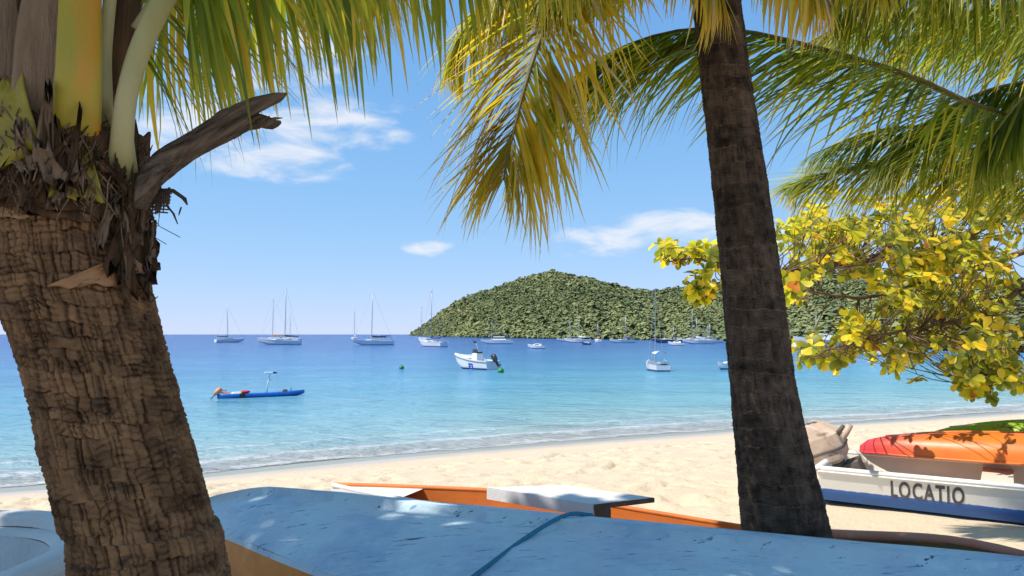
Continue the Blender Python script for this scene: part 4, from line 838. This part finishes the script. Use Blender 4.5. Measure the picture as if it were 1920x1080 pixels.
def rental_boat():
    a = np.array([3.06, 7.47]); ang = math.atan2(-.552, .834); z = min(gz(3.9, 7.5), .87); Lh = 5.0; B = 1.36; H = .40
    nx, ny = .552, .834        # boat's far side; near gunwale passes through a
    c = a+np.array([nx, ny])*B/2*.93
    root = empty('rental_boat', (c[0], c[1], z), ang, 'white and blue wooden boat lettered LOCATIO with an outboard motor, pulled up on the sand', 'boat')
    st = hull_loft(Lh, B, H, n=36, stern=.93, sheer=.10, fine=.75, rake=.3)
    ins = open_boat(root, st, .05, M['locatio_side'], M['cream_in'], M['white_wood'], .036, .14)
    st = np.array(st)
    # rubbing strake just below the gunwale, near side
    for idx in (1,):
        for row_sel, sgn in ((0, 1), (-1, -1)):
            pts = [Vector(r[row_sel])*.72+Vector(r[1 if row_sel == 0 else -2])*.28+Vector((0, sgn*.008, 0)) for r in st[:34]]
            MB().tube(pts, .011, 6).build('rubbing_strake', M['white_wood'], root, True)
    for x in (1.5, 3.0):
        MB().box((x, 0, .34), (.26, B*.88, .03)).build('thwart', M['cream_in'], root)
    # lettering wrapped on the near side
    cu = bpy.data.curves.new('letters', 'FONT'); cu.body = 'LOCATIO'; cu.size = 1.0; cu.space_character = 1.18; cu.offset = .028; cu.resolution_u = 4
    to = bpy.data.objects.new('letters', cu); COL.objects.link(to); bpy.context.view_layer.update()
    me = bpy.data.meshes.new_from_object(to.evaluated_get(bpy.context.evaluated_depsgraph_get())); bpy.data.objects.remove(to); bpy.data.curves.remove(cu)
    bm = bmesh.new(); bm.from_mesh(me); bmesh.ops.subdivide_edges(bm, edges=[e for e in bm.edges if e.calc_length() > .3], cuts=4); bmesh.ops.triangulate(bm, faces=bm.faces)
    w = max(v.co.x for v in bm.verts); xs = st[:, 0, 0]
    near = np.array([[math.cos(ang)*r[10][0]-math.sin(ang)*r[10][1]+c[0], math.sin(ang)*r[10][0]+math.cos(ang)*r[10][1]+c[1]] for r in st]); pxs = CX+near[:, 0]/near[:, 1]*F
    X0, X1 = [float(np.interp(v, pxs[:30], xs[:30])) for v in (1668, 1808)]; FA, FB = .66, .16      # along the boat; fraction of the side's height
    for v in bm.verts:
        x = X0+(X1-X0)*v.co.x/w; f = v.co.y/.72; row = np.array([np.interp(x, xs, st[:, j, k]) for j in (10, 7) for k in (1, 2)])   # starboard gunwale and chine
        g = FA+(FB-FA)*f; v.co = (x, row[0]+(row[2]-row[0])*g-.004, row[1]+(row[3]-row[1])*g)
    bm.to_mesh(me); bm.free(); me.materials.append(M['letter']); lo = bpy.data.objects.new('lettering', me); COL.objects.link(lo); lo.parent = root; lo['label'] = 'black worn capital letters reading LOCATIO'
    # outboard motor on the transom, tipped up
    mp = P(1558, 870, 7.95); om = empty('outboard_motor', mp, ang, 'faded tan old outboard motor on the stern of the LOCATIO boat', 'motor')
    rot = Matrix.Rotation(R(-24), 3, 'Y') @ Matrix.Rotation(R(8), 3, 'X') @ Matrix.Scale(1.05, 3)
    def blk(name, prof, m, cz=0, bev=.03):
        rings = []
        for (z, lx, ly, ox) in prof:
            ring = []
            for k in range(20):
                th = 2*math.pi*k/20; cx_, sy_ = math.cos(th), math.sin(th); ex = .30
                ring.append(rot @ Vector((ox+lx/2*math.copysign(abs(cx_)**ex, cx_), ly/2*math.copysign(abs(sy_)**ex, sy_), z)))
            rings.append(ring)
        return MB().loft(rings).build(name, m, om, True)
    cw = blk('cowling', [(.02, .30, .27, 0), (.05, .40, .33, 0), (.16, .45, .36, .0), (.30, .43, .35, 0), (.40, .30, .30, -.05), (.45, .20, .24, -.08), (.46, .08, .14, -.09)], M['motor_tan'])
    for v in cw.data.vertices: v.co += Vector((rng.uniform(-.007, .007), rng.uniform(-.007, .007), rng.uniform(-.006, .006)))
    cw.data.polygons.foreach_set('use_smooth', [False]*len(cw.data.polygons))
    blk('cowling_band', [(.145, .458, .368, .0), (.15, .464, .374, 0), (.17, .464, .374, 0), (.175, .458, .368, 0)], M['motor_dark'])
    blk('motor_leg', [(-.62, .16, .05, -.02), (-.3, .17, .08, 0), (-.05, .24, .18, 0), (.03, .28, .24, 0)], M['motor_dark'])
    MB().tube([rot @ Vector(p) for p in ((.16, 0, .16), (.27, .02, .24), (.33, .03, .30))], [.03, .03, .034], 8).build('carry_grip', M['motor_tan'], om, True)
    MB().tube([rot @ Vector(p) for p in ((.21, -.1, .28), (.30, -.12, .34))], [.03, .022], 8).build('pull_handle', M['motor_dark'], om, True)
    MB().box(tuple(rot @ Vector((.2, 0, -.16))), (.14, .22, .26), rot).build('clamp_bracket', M['motor_dark'], om)
rental_boat()

def kayak(name, a, ang, z, Lh, B, H, m, label, roll=0.0):
    root = empty(name, (a[0], a[1], z), ang, label, 'kayak'); root.rotation_euler = (roll, -.02, ang); rings = []
    for i in range(41):
        t = i/40; k = max(1-(2*t-1)**2, 0)**.62; b, h = B/2*k+.004, H*(.25+.75*k**.8); z0 = .10*(1-k)**2; ring = []
        for f in np.linspace(0, math.pi, 15):
            y = b*math.copysign(abs(math.cos(f))**.75, math.cos(f)); zz = h*abs(math.sin(f))**.8; zz += .016*k*math.exp(-((abs(y)/B-.22)/.05)**2); ring.append((t*Lh, y, z0*0+zz*.95+.0))
        rings.append(ring)
    hull = MB().loft(rings, False).build('hull', m, root, True)
    MB().loft([[(p[0], p[1]*.985, .012) for p in (r[0], r[-1])] for r in rings], False).build('deck', m, root, True)
    for s in (0, -1): MB().tube([Vector(r[s])+Vector((0, 0, .006)) for r in rings], .014, 6).build('seam_rail', m, root, True)
    MB().tube([Vector((t*Lh, 0, rings[int(t*40)][7][2]+.004)) for t in np.linspace(.08, .92, 20)], .014, 6).build('keel_ridge', m, root, True)
    return root
tipk = P(1612, 851, 8.4)
kayak('kayak', tipk[:2], math.atan2(-.552, .834), 1.275, 3.3, .76, .31, M['kayak_orange'], 'orange plastic kayak with red tip upside down on the LOCATIO boat', R(-4))
gk = P(1735, 845, 8.95)
kayak('kayak', gk[:2], math.atan2(-.552, .834), 1.25, 3.2, .60, .40, M['lime'], 'lime green kayak lying behind the orange kayak')
# leafy sprig on the kayaks
sp = P(1862, 806, 8.1); so = empty('leafy_sprig', sp, 0, 'small green leafy sprig lying on top of the kayaks', 'sprig'); MB().tube([(0, 0, 0), (.05, 0, .05), (.16, -.02, .03), (.22, 0, 0)], .006, 5).build('stem', M['petiole_green'], so, True)
for i in range(7):
    d = np.array([rng.uniform(-.3, 1), rng.uniform(-.6, .3), rng.uniform(-.1, .7)]); x, y, zz = frame(d, np.array([0, 0, 1.])); Mx = np.eye(4); l = rng.uniform(.07, .12); Mx[:3, 0], Mx[:3, 1], Mx[:3, 2], Mx[:3, 3] = x*l, y*l, zz*l, (.03*i, -.003*i, .03)
    o = bpy.data.objects.new('leaf', almond_leaf('leaf', M['al_green'], .3)); COL.objects.link(o); o.parent = so; o.matrix_local = Matrix(Mx.tolist())

def grey_dinghy():
    rimz = 1.63; tip = np.array([-2.0, 3.50]); ang = R(42); Lh, B = 3.2, 1.75; g = gz(-3, 2.8); ax = np.array([math.cos(ang), math.sin(ang)]); st0 = tip-ax*Lh
    root = empty('dinghy', (st0[0], st0[1], g), ang, 'weathered grey white dinghy with rounded rim beside the leaning palm', 'dinghy'); H = rimz-g
    def ring(t, off, z):   # plan outline, t 0..1 from port stern round the bow to starboard stern
        th = (t-.5)*math.pi; x = Lh-1.5+1.5*math.cos(th)**.8 if abs(t-.5) < .5 else Lh-1.5; y = math.sin(th)*B/2
        return x, y
    outl = [(0, B/2*.9), (.8, B/2*.97)]+[(Lh-1.45+1.45*math.cos(th)**.75, math.sin(th)*B/2) for th in np.linspace(math.pi/2-.001, -math.pi/2+.001, 44)]+[(.8, -B/2*.97), (0, -B/2*.9)]
    def off(d, z, sx=0): return [Vector((max(x-d*(x/Lh)*1.0, 0)+(d if x < .1 else 0), y*(1-d/(B/2)), z+.06*(x/Lh)**2)) for x, y in outl]
    layers = [off(.30, .10), off(.12, .2), off(.03, H*.6), off(-.01, H-.05), off(-.03, H-.02), off(-.03, H+.01), off(-.01, H+.035), off(.06, H+.035), off(.085, H+.015), off(.09, H-.02), off(.14, H-.03), off(.15, H-.05), off(.19, H*.72), off(.25, H*.45), off(.42, .22)]
    def part(i0, i1, m, name):
        MB().loft([[v+Vector((0, 0, .012*(float(fbm(v.x*3, v.y*3, i0))-.47))) for v in L_] for L_ in layers[i0:i1+1]], False).build(name, m, root, True)
    part(0, 4, M['grey_gel'], 'hull'); part(4, 9, M['grey_gel'], 'rim'); part(9, 11, M['grey_gel'], 'inner_ledge'); part(11, 14, M['grey_gel_in'], 'hull_lining')
    MB().add(layers[14], [tuple(range(len(outl)))]).build('floor', M['grey_gel_in'], root); MB().add([(0.0, B/2*.9, H), (0, -B/2*.9, H), (0, -B/2*.7, .1), (0, B/2*.7, .1)], [(0, 1, 2, 3)]).build('transom', M['grey_gel'], root)
grey_dinghy()

def shade_tree():  # unseen tree, added to cast shade on the leaning palm and blue hull
    base = np.array([-7.4, -1.4, gz(-7.4, -1.4)]); root = empty('sea_almond_tree', base, label='broad sea almond tree out of view, added to shade the leaning palm and the upturned boat', cat='tree'); top = np.array([-6.6, -.4, 6.6])
    MB().tube(spline([base-np.array([0, 0, .2]), base+np.array([.1, .1, 1.6]), top], 12)-base, np.linspace(.26, .16, 12), 12).build('trunk', M['bark'], root, True)
    keys = ['al_green', 'al_lime']; LM = {(k, i): almond_leaf('leaf', M[k], c) for k in keys for i, c in enumerate((.25, .5))}; items = []
    for i in range(12):
        e = np.array([rng.uniform(-8, -4.6), rng.uniform(-2.2, 3.4), rng.uniform(8.0, 9.0)]) if i else np.array([-2.2, 1.95, 8.3]); br = MB().tube(spline([top, (top+e)/2+np.array([0, 0, .3]), e], 8)-base, np.linspace(.08, .02, 8), 7).build('branch', M['bark'], root, True)
    for q in range(900):
        c = np.array([rng.uniform(-8.4, -1.9), rng.uniform(-2.8, 3.8), 0]) if q > 75 else np.array([rng.uniform(-4.6, -1.9), rng.uniform(1.62, 2.28), 0]); c[2] = 8.6+rng.normal(0, .5)-.05*((c[0]+5.1)**2+(c[1]-.7)**2)*.35
        if c[2]-EYE < c[1]*.50+.3 or (c[0] > -4.25+.35*math.sin(c[1]*2.1) and not (1.62 < c[1] < 2.28)): continue  # crown cut away and filled in to steer where its shade lands
        for i in range(9):
            th = i*2.4; d = np.array([math.cos(th), math.sin(th), rng.uniform(-.1, .5)]); x, y, z = frame(d, np.array([0, 0, 1.])); ln = rng.uniform(.17, .27); Mx = np.eye(4); Mx[:3, 0], Mx[:3, 1], Mx[:3, 2], Mx[:3, 3] = x*ln, y*ln, z*ln, c-base
            items.append((Mx, LM[(keys[int(rng.random() < .4)], int(rng.integers(2)))], root, 0))
    realize(items, root, 'leaf', 'foliage', 0)
shade_tree()

# ------------------------------------------------------------------ boats afloat
def sailboat(px, py, Lh, head, mast_h, label, mast_px=None, cover='navy', hull='sail_hull', bimini=None, name='sailboat', group=None, cabin=True, stays=True, mr=.085):
    """head: bow direction in degrees from +X (screen right) towards +Y (away)"""
    w = PW(px, py); a = R(head); root = empty(name, (w[0], w[1], 0), a, label, 'sailboat', group); B = Lh*.31; H = .085*Lh+.25
    st = [[(x-Lh*.5, y, z-.22) for x, y, z in r] for r in hull_loft(Lh, B, H+.22, n=18, stern=.78, fine=.8, sheer=.18, rake=Lh*.06)]
    n = len(st[0]); MB().loft(st, False).add(st[0], [tuple(range(n))]).build('hull', M[hull], root, True)
    MB().loft([[r[0], (r[0][0], 0, r[0][2]+.05), r[-1]] for r in st], False).build('deck', M['white'], root, True)
    MB().tube([Vector(r[0])+Vector((0, 0, .02)) for r in st]+[Vector(r[-1])+Vector((0, 0, .02)) for r in st[::-1]], .035, 5).build('toe_rail', M['white'], root, True)
    mx = Lh*.06
    if mast_px is not None:   # slide the mast so it stands where the photo has it
        dx = (mast_px-px)/F*w[1]; mx = float(np.clip(dx/math.cos(a), -Lh*.22, Lh*.25)) if abs(math.cos(a)) > .3 else mx
    if cabin:
        cb = MB(); rings = []
        for x, ww, hh in ((-.14, .28, .02), (-.13, .29, .38), (.05, .28, .42), (.2, .2, .34), (.28, .12, .06)):
            rings.append([(x*Lh, ww*B, H-.05), (x*Lh, ww*B*.86, H+hh*.9*Lh/9), (x*Lh, -ww*B*.86, H+hh*.9*Lh/9), (x*Lh, -ww*B, H-.05)])
        c = cb.loft(rings).build('cabin', M['white'], root)
        for s in (1, -1): MB().box((-.01*Lh, s*.275*B, H+.19*Lh/9), (.22*Lh, .03, .13*Lh/9)).build('cabin_window', M['glass'], c)
    MB().tube([(mx, 0, H), (mx-.01*mast_h, 0, mast_h*.5), (mx-.02*mast_h, 0, mast_h)], [mr, mr*.95, mr*.7], 6).build('mast', M['alu'], root, True)
    bl = min(Lh*.40, mx+Lh*.45); bz = H+.75*Lh/9
    bo = MB().tube([(mx, 0, bz), (mx-bl, 0, bz+.05)], .06, 6).build('boom', M['alu'], root, True)
    MB().tube([(mx-.02, 0, bz+.42), (mx-.1, 0, bz+.32), (mx-bl*.4, 0, bz+.2), (mx-bl*.97, 0, bz+.14)], [.13, .22, .19, .09], 8).build('sail_cover', M[cover], root, True)
    if stays:
        tp = (mx-.02*mast_h, 0, mast_h*.985)
        for e in ((Lh*.53, 0, H+.12), (-Lh*.48, 0, H), (mx-.2, B*.46, H), (mx-.2, -B*.46, H)):
            MB().tube([tp, e], .012 if e[1] else .016, 4).build('stay', M['wire'], root)
        MB().tube([(mx-.011*mast_h, -.55, mast_h*.55), (mx-.011*mast_h, .55, mast_h*.55)], .03, 5).build('spreader', M['alu'], root)
    if bimini:
        rings = [[(x*Lh, y*B, H+(1.25-.22*(2*y)**2*1.6)*Lh/9) for y in np.linspace(-.4, .4, 7)] for x in (-.42, -.30, -.18)]
        bi = MB().loft(rings, False).build('bimini_top', M[bimini], root, True)
        for x in (-.41, -.19):
            for s in (1, -1): MB().tube([(x*Lh, s*.38*B, H), (x*Lh, s*.38*B, H+1.1*Lh/9)], .025, 5).build('bimini_pole', M['steel'], bi)
    return root
SB = [(430, 642, 9.0, 42, 12.3, 'white sailboat with grey canvas on its boom, anchored farthest from the wooded headland', 428, 'greycanvas', 'greycanvas'),
      (526, 646, 10.2, 184, 14.7, 'large white sailboat with navy sail cover and tall grey mast, broadside', 534, 'navy', None),
      (516, 641.5, 10.5, 176, 15.2, 'white sailboat with orange sail cover behind the large broadside sailboat', 511, 'orangecanvas', None),
      (547, 639.5, 9.0, 150, 12.0, 'distant sailboat with the shortest mast behind the large broadside sailboat', 543, 'navy', None),
      (664, 637.5, 9.0, 110, 14.7, 'small distant white sailboat with hazy mast', 666, 'white', None),
      (702, 647, 9.3, 200, 13.4, 'white sailboat with navy sail cover and a little tender tied astern', 697, 'navy', 'navy'),
      (811, 650, 8.6, 130, 12.6, 'white sailboat with blue awnings off the tip of the headland', 808, 'navy', 'bluecanvas'),
      (795, 640, 9.2, 120, 14.0, 'sailboat half hidden behind the boat with blue awnings', 789, 'navy', None),
      (1084, 642.5, 8.0, 170, 8.0, 'white sailboat low in the water under the headland slope', 1085, 'white', None),
      (1066, 640.5, 7.6, 185, 7.6, 'small sailboat just beyond the low white sailboat', 1068, 'greycanvas', None),
      (1121, 641.5, 6.5, 95, 6.2, 'tiny sailboat seen end on with reddish cover', 1122, 'orangecanvas', None),
      (1168, 643, 7.4, 184, 8.3, 'white sailboat with blue sail cover alone under the wooded slope', 1172, 'bluecanvas', None),
      (1312, 645, 7.6, 182, 7.0, 'white sailboat with white sail cover moored among the anchored group', 1305, 'white', None),
      (1298, 642, 8.5, 170, 10.8, 'sailboat with the tallest mast of the anchored group', 1297, 'greycanvas', None),
      (1334, 643, 7.0, 186, 6.0, 'short masted white sailboat beside the dark palm trunk', 1330, 'greycanvas', None),
      (1322, 641, 7.4, 190, 5.9, 'far sailboat with stubby mast between the white hulls', 1327, 'white', None),
      (1252, 643, 8.5, 178, 5.0, 'dark hulled sailboat lying low beside the anchored group', 1262, 'navy', None),
      (1530, 645, 8.0, 175, 8.8, 'sailboat whose mast rises behind the long white motor yacht', 1529, 'greycanvas', None)]
for px, py, Lh, hd, mh, lb, mpx, cv, bi in SB:
    sailboat(px, py, Lh, hd, mh, lb, mpx, cv, 'hull_dark' if lb.startswith('dark') else 'sail_hull', bi, group='sailboats anchored in the bay')

def motorboat(px, py, Lh, head, label, name='motorboat', cat='motorboat', big=False, dark=False):
    w = PW(px, py); root = empty(name, (w[0], w[1], 0), R(head), label, cat); B, H = Lh*.40, .15*Lh+.12
    st = [[(x-Lh/2, y, z-.15) for x, y, z in r] for r in hull_loft(Lh, B, H+.15, n=16, stern=.9, fine=.7, sheer=.35, rake=Lh*.07)]
    n = len(st[0]); MB().loft(st, False).add(st[0], [tuple(range(n))]).build('hull', M['hull_dark' if dark else 'sail_hull'], root, True)
    MB().loft([[r[0], r[-1]] for r in st], False).build('deck', M['white'], root)
    rings = [[(x*Lh, ww*B, H-.02), (x*Lh, ww*B*.8, H+hh*Lh), (x*Lh, -ww*B*.8, H+hh*Lh), (x*Lh, -ww*B, H-.02)] for x, ww, hh in ((-.28, .38, .10), (-.05, .38, .15), (.12, .34, .14), (.3, .2, .04))]
    c = MB().loft(rings).build('cabin', M['white'], root)
    for s in (1, -1): MB().box((.0, s*.335*B, H+.09*Lh), (.26*Lh, .04, .04*Lh)).build('cabin_window', M['glass'], c)
    if big: MB().box((-.06*Lh, 0, H+.22*Lh), (.3*Lh, .5*B, .03), taper=.9).build('flybridge', M['white'], root)
    return root
motorboat(1007, 654, 2.9, 172, 'small white open motorboat drifting in front of the wooded hill')
motorboat(1269, 648, 3.4, 165, 'short white covered motorboat in front of the dark hulled sailboat')
motorboat(1491, 654, 3.4, 60, 'small white motorboat between the dark palm trunk and the long motor yacht')
motorboat(1535, 650, 9.0, 178, 'long white motor yacht moored close to the wooded shore', 'motor_yacht', big=True)
motorboat(1650, 668, 5.0, 150, 'white cruiser half hidden behind the hanging almond leaves', big=True)
motorboat(1100, 646.5, 2.2, 178, 'tiny tender moored below the low white sailboat', dark=True)
motorboat(1364, 693, 1.55, 205, 'little white dinghy partly hidden by the dark palm trunk')
motorboat(729, 646, 1.5, 200, 'grey tender tied behind the navy covered sailboat', dark=True)
# white power catamaran under the headland
w = PW(933, 645); cat = empty('catamaran', (w[0], w[1], 0), R(183), 'white catamaran with low cabin anchored beyond the white speedboat', 'catamaran')
for s in (1, -1):
    st = [[(x-4.1, y+s*1.7, z-.2) for x, y, z in r] for r in hull_loft(8.2, 1.3, 1.25, n=16, stern=.9, fine=.8, sheer=.1, rake=.5)]; MB().loft(st, False).add(st[0], [tuple(range(11))]).build('hull', M['sail_hull'], cat, True)
MB().box((-.6, 0, 1.05), (5.6, 4.2, .22)).build('bridge_deck', M['white'], cat); c = MB().box((-.4, 0, 1.6), (3.6, 3.2, .9), taper=.8).build('cabin', M['white'], cat)
MB().box((-.4, 0, 1.66), (3.46, 3.06, .34), taper=.95).build('cabin_window', M['glass'], c); MB().box((-2.8, 0, 2.3), (1.8, 3.2, .08)).build('awning', M['bluecanvas'], cat)
MB().tube([(1.6, 0, 1.2), (1.5, 0, 6.9)], [.08, .05], 6).build('mast', M['alu'], cat); MB().tube([(1.5, 0, 2.4), (-1.8, 0, 2.5)], [.18, .1], 6).build('sail_cover', M['navy'], cat)
for e in ((4.3, 0, 1.1), (-3.6, 1.9, 1), (-3.6, -1.9, 1)): MB().tube([(1.5, 0, 6.8), e], .014, 4).build('stay', M['wire'], cat)

def speedboat():
    w = PW(893, 692); a = R(180-47); Lh, B, H = 3.9, 1.62, .72; root = empty('speedboat', (w[0], w[1], 0), a, 'white speedboat with black outboard and blue square sticker on its side', 'speedboat')
    st = [[(x-Lh/2, y*(1.0), z-.18) for x, y, z in r] for r in hull_loft(Lh, B, H+.18, n=24, stern=.92, fine=.62, sheer=.32, rake=.42)]; n = len(st[0])
    MB().loft(st, False).build('hull', M['sail_hull'], root, True); MB().add(st[0], [tuple(range(n))]).build('transom', M['white'], root)
    # side decks round an open cockpit, closed foredeck
    ins = [[(x, y*.78, z) for x, y, z in (r[0], r[-1])] for r in st]
    for idx, q in ((0, 0), (-1, 1)): MB().loft([[r[idx], i_[q], (i_[q][0], i_[q][1], .12)] for r, i_ in zip(st[:14], ins[:14])], False).build('side_deck', M['white'], root)
    MB().add([(p[0], p[1], .14) for i_ in (ins[0], ins[13]) for p in i_], [(0, 1, 3, 2)]).build('cockpit_floor', M['greycanvas'], root)
    MB().loft([[r[0], (r[0][0], 0, r[0][2]+.06), r[-1]] for r in st[13:]], False).build('foredeck', M['white'], root, True)
    MB().box((st[13][0][0], 0, .45), (.04, B*.8, .62)).build('bulkhead', M['white'], root)
    for s in (0, -1): MB().tube([Vector(r[s])+Vector((0, 0, -.1)) for r in st], .022, 5).build('rubbing_strake', M['greycanvas'], root, True)
    con = MB().box((-.1, 0, .78), (.75, .72, .85), taper=.75).build('console', M['white'], root); MB().box((.12, 0, 1.34), (.05, .6, .36), Matrix.Rotation(R(-18), 3, 'Y')).build('windscreen', M['greycanvas'], con); MB().box((-.3, 0, 1.24), (.3, .46, .10)).build('dashboard', M['black'], con)
    MB().tube([(-.35, .05, 1.2), (-.15, .05, 1.75), (.1, .05, 2.05)], .03, 6).build('light_arch', M['steel'], root); MB().tube([(.02, .05, 2.0), (.28, .05, 2.08)], [.09, .05], 8).build('spotlight', M['black'], root)
    for s in (1,): MB().tube([(-1.2, s*.4, .72), (-1.5, s*.35, 1.75)], .018, 5).build('pole', M['steel'], root)
    for s in (1, -1): MB().tube([(.6, s*.66, .82), (1.2, s*.5, 1.02), (1.9, s*.12, 1.08)], .014, 5).build('bow_rail', M['steel'], root, True)
    MB().box((-.9, 0, .45), (.5, .9, .35)).build('seat', M['white'], root)
    # outboard tipped up on the stern
    rot = Matrix.Rotation(R(38), 3, 'Y'); rings = []
    for z, lx, ly, ox in ((-.55, .2, .08, 0), (-.15, .26, .16, 0), (.05, .42, .3, 0), (.32, .5, .36, 0), (.48, .4, .3, .03), (.54, .2, .16, .05)):
        rings.append([rot @ Vector((ox+lx/2*math.cos(t), ly/2*math.sin(t), z))+Vector((-Lh/2-.22, 0, .72)) for t in np.linspace(0, 2*math.pi, 12, endpoint=False)])
    om = MB().loft(rings).build('outboard', M['black'], root, True); MB().tube([rot @ Vector((0, 0, -.5))+Vector((-Lh/2-.22, 0, .72)), rot @ Vector((-.25, 0, -.6))+Vector((-Lh/2-.22, 0, .72))], [.1, .04], 8).build('propeller_hub', M['black'], om, True)
    # sticker on the near (port) side: blue square with a pale ring
    s0 = 9; A_, B_ = Vector(st[s0][0]), Vector(st[s0][3]); C_, D_ = Vector(st[s0+3][0]), Vector(st[s0+3][3]); n_ = Vector((0, .012, .004))
    for pr, lab in ((0, 0),):
        q = [A_.lerp(B_, .38)+n_, C_.lerp(D_, .38)+n_, C_.lerp(D_, .95)+n_, A_.lerp(B_, .95)+n_]; MB().add(q, [(0, 1, 2, 3)]).build('sticker', M['logo_blue'], root)
        c0 = sum(q, Vector())/4; ex, ey = (q[1]-q[0])*.26, (q[3]-q[0])*.26; ring = MB(); pts = []
        for k in range(14):
            th = math.pi*.25+k/13*math.pi*1.6
            for rr_ in (.62, 1.0): pts.append(c0+n_*.4+(ex*math.cos(th)+ey*math.sin(th))*rr_)
        ring.add(pts, [(2*k, 2*k+1, 2*k+3, 2*k+2) for k in range(13)]).build('sticker_mark', M['white'], root)
speedboat()

def day_sailer():
    w = PW(1230.5, 695); root = empty('day_sailer', (w[0], w[1], 0), R(95), 'small pale day sailer seen end on with a thin tall mast and white folded canopy', 'sailboat'); Lh, B, H = 3.6, 1.18, .48
    st = [[(x-Lh/2, y, z-.12) for x, y, z in r] for r in hull_loft(Lh, B, H+.12, n=16, stern=.9, fine=.7, sheer=.15, rake=.2)]; n = len(st[0])
    MB().loft(st, False).add(st[0], [tuple(range(n))]).build('hull', M['sail_hull'], root, True); MB().loft([[r[0], (r[0][0], 0, r[0][2]+.10), r[-1]] for r in st], False).build('deck', M['greycanvas'], root, True)
    MB().tube([(.3, 0, H), (.25, 0, 5.95)], [.03, .018], 6).build('mast', M['alu'], root)
    for s in (1, -1):
        for x in (-1.2, -.4): MB().tube([(x, s*B*.48, H*.8), (x, s*B*.36, 1.25)], .016, 5).build('canopy_pole', M['steel'], root)
        MB().tube([(-.1, s*B*.62, -.05), (-.1, s*B*.60, H+.2), (-.1, s*B*.46, H+.3)], .04, 6).build('fender', M['white'], root, True)
        MB().tube([(.26, 0, 5.7), (.1, s*B*.5, H)], .007, 4).build('stay', M['wire'], root)
    MB().loft([[(x, y*B, 1.42-.7*y*y*1.6+.03*math.sin(9*y+x*4)) for y in np.linspace(-.38, .38, 11)] for x in (-1.25, -.9, -.4)], False).build('canopy', M['white'], root, True)
    for z in (.62,): MB().tube([(-1.6, -B*.42, z), (-1.7, 0, z+.04), (-1.6, B*.42, z)], .018, 5).build('push_rail', M['steel'], root, True)
day_sailer()
def buoy(px, py, r, label):
    w = PW(px, py); root = empty('mooring_buoy', (w[0], w[1], 0), 0, label, 'buoy', 'green mooring buoys'); MB().ball((0, 0, r*.55), (r, r, r), 16, 12).build('float', M['green_buoy'], root, True); MB().tube([(0, 0, r*1.5), (0, 0, r*1.72)], r*.18, 8).build('top_ring', M['black'], root, True)
buoy(753, 692, .19, 'round green mooring buoy alone on open water'); buoy(939, 699, .22, 'round green mooring buoy beside the black outboard of the speedboat')

def pedal_kayak():
    wl, wr = PW(407, 748), PW(571, 741); d = wr-wl; Lh = float(np.hypot(d[0], d[1])); a = math.atan2(d[1], d[0]); root = empty('pirogue', wl, a, 'slim blue boat with white T shaped post and small peach outboard', 'boat'); rings = []
    for i in range(31):
        t = i/30; k = max(1-(2*t-1)**4, 0)**.6; b = .30*k+.01; g = .17+.12*max(0, t-.55)**1.5*2+.03*(1-t)**3; kz = -.06+.16*max(0, (t-.75)/.25)**1.6
        rings.append([(t*Lh, b, g), (t*Lh, b*.95, (g+kz)/2), (t*Lh, b*.5, kz), (t*Lh, -b*.5, kz), (t*Lh, -b*.95, (g+kz)/2), (t*Lh, -b, g)])
    MB().loft(rings).build('hull', M['kayak_blue'], root, True)
    MB().tube([(1.95, 0, .14), (2.0, 0, .55), (2.1, 0, .98)], [.03, .028, .026], 6).build('post', M['white'], root, True); MB().tube([(1.86, 0, 1.0), (2.2, 0, 1.0)], .045, 6).build('cross_bar', M['white'], root); MB().tube([(2.2, 0, 1.0), (2.36, 0, .99)], .04, 6).build('bar_grip', M['black'], root); MB().box((2.11, 0, .68), (.1, .06, .06)).build('cleat', M['white'], root)
    MB().tube([(-.12, 0, .16), (-.02, 0, .26), (.12, 0, .38), (.18, 0, .42)], [.05, .10, .11, .05], 8).build('outboard', M['peach'], root, True); MB().tube([(-.08, 0, .18), (-.35, 0, -.12)], .018, 6).build('motor_shaft', M['black'], root); MB().tube([(.15, 0, .33), (.38, 0, .3)], .015, 6).build('tiller', M['black'], root)
    MB().box((.3, 0, .23), (.36, .3, .08), taper=.7).build('seat_pad', M['peach'], root); MB().box((.8, .0, .22), (.5, .3, .06), taper=.7).build('thwart', M['white_wood'], root)
    MB().ball((1.08, -.1, .25), (.19, .14, .07)).build('red_bag', M['red'], root, True); MB().box((.92, -.27, .1), (.24, .12, .22), taper=.8).build('fender', M['black'], root)
    MB().box((2.7, 0, .24), (.22, .16, .09), taper=.7).build('coiled_line', M['wood_brown'], root); MB().tube([(2.95, 0, .2), (2.97, 0, .36)], [.03, .01], 6).build('bow_post', M['bluecanvas'], root)
pedal_kayak()
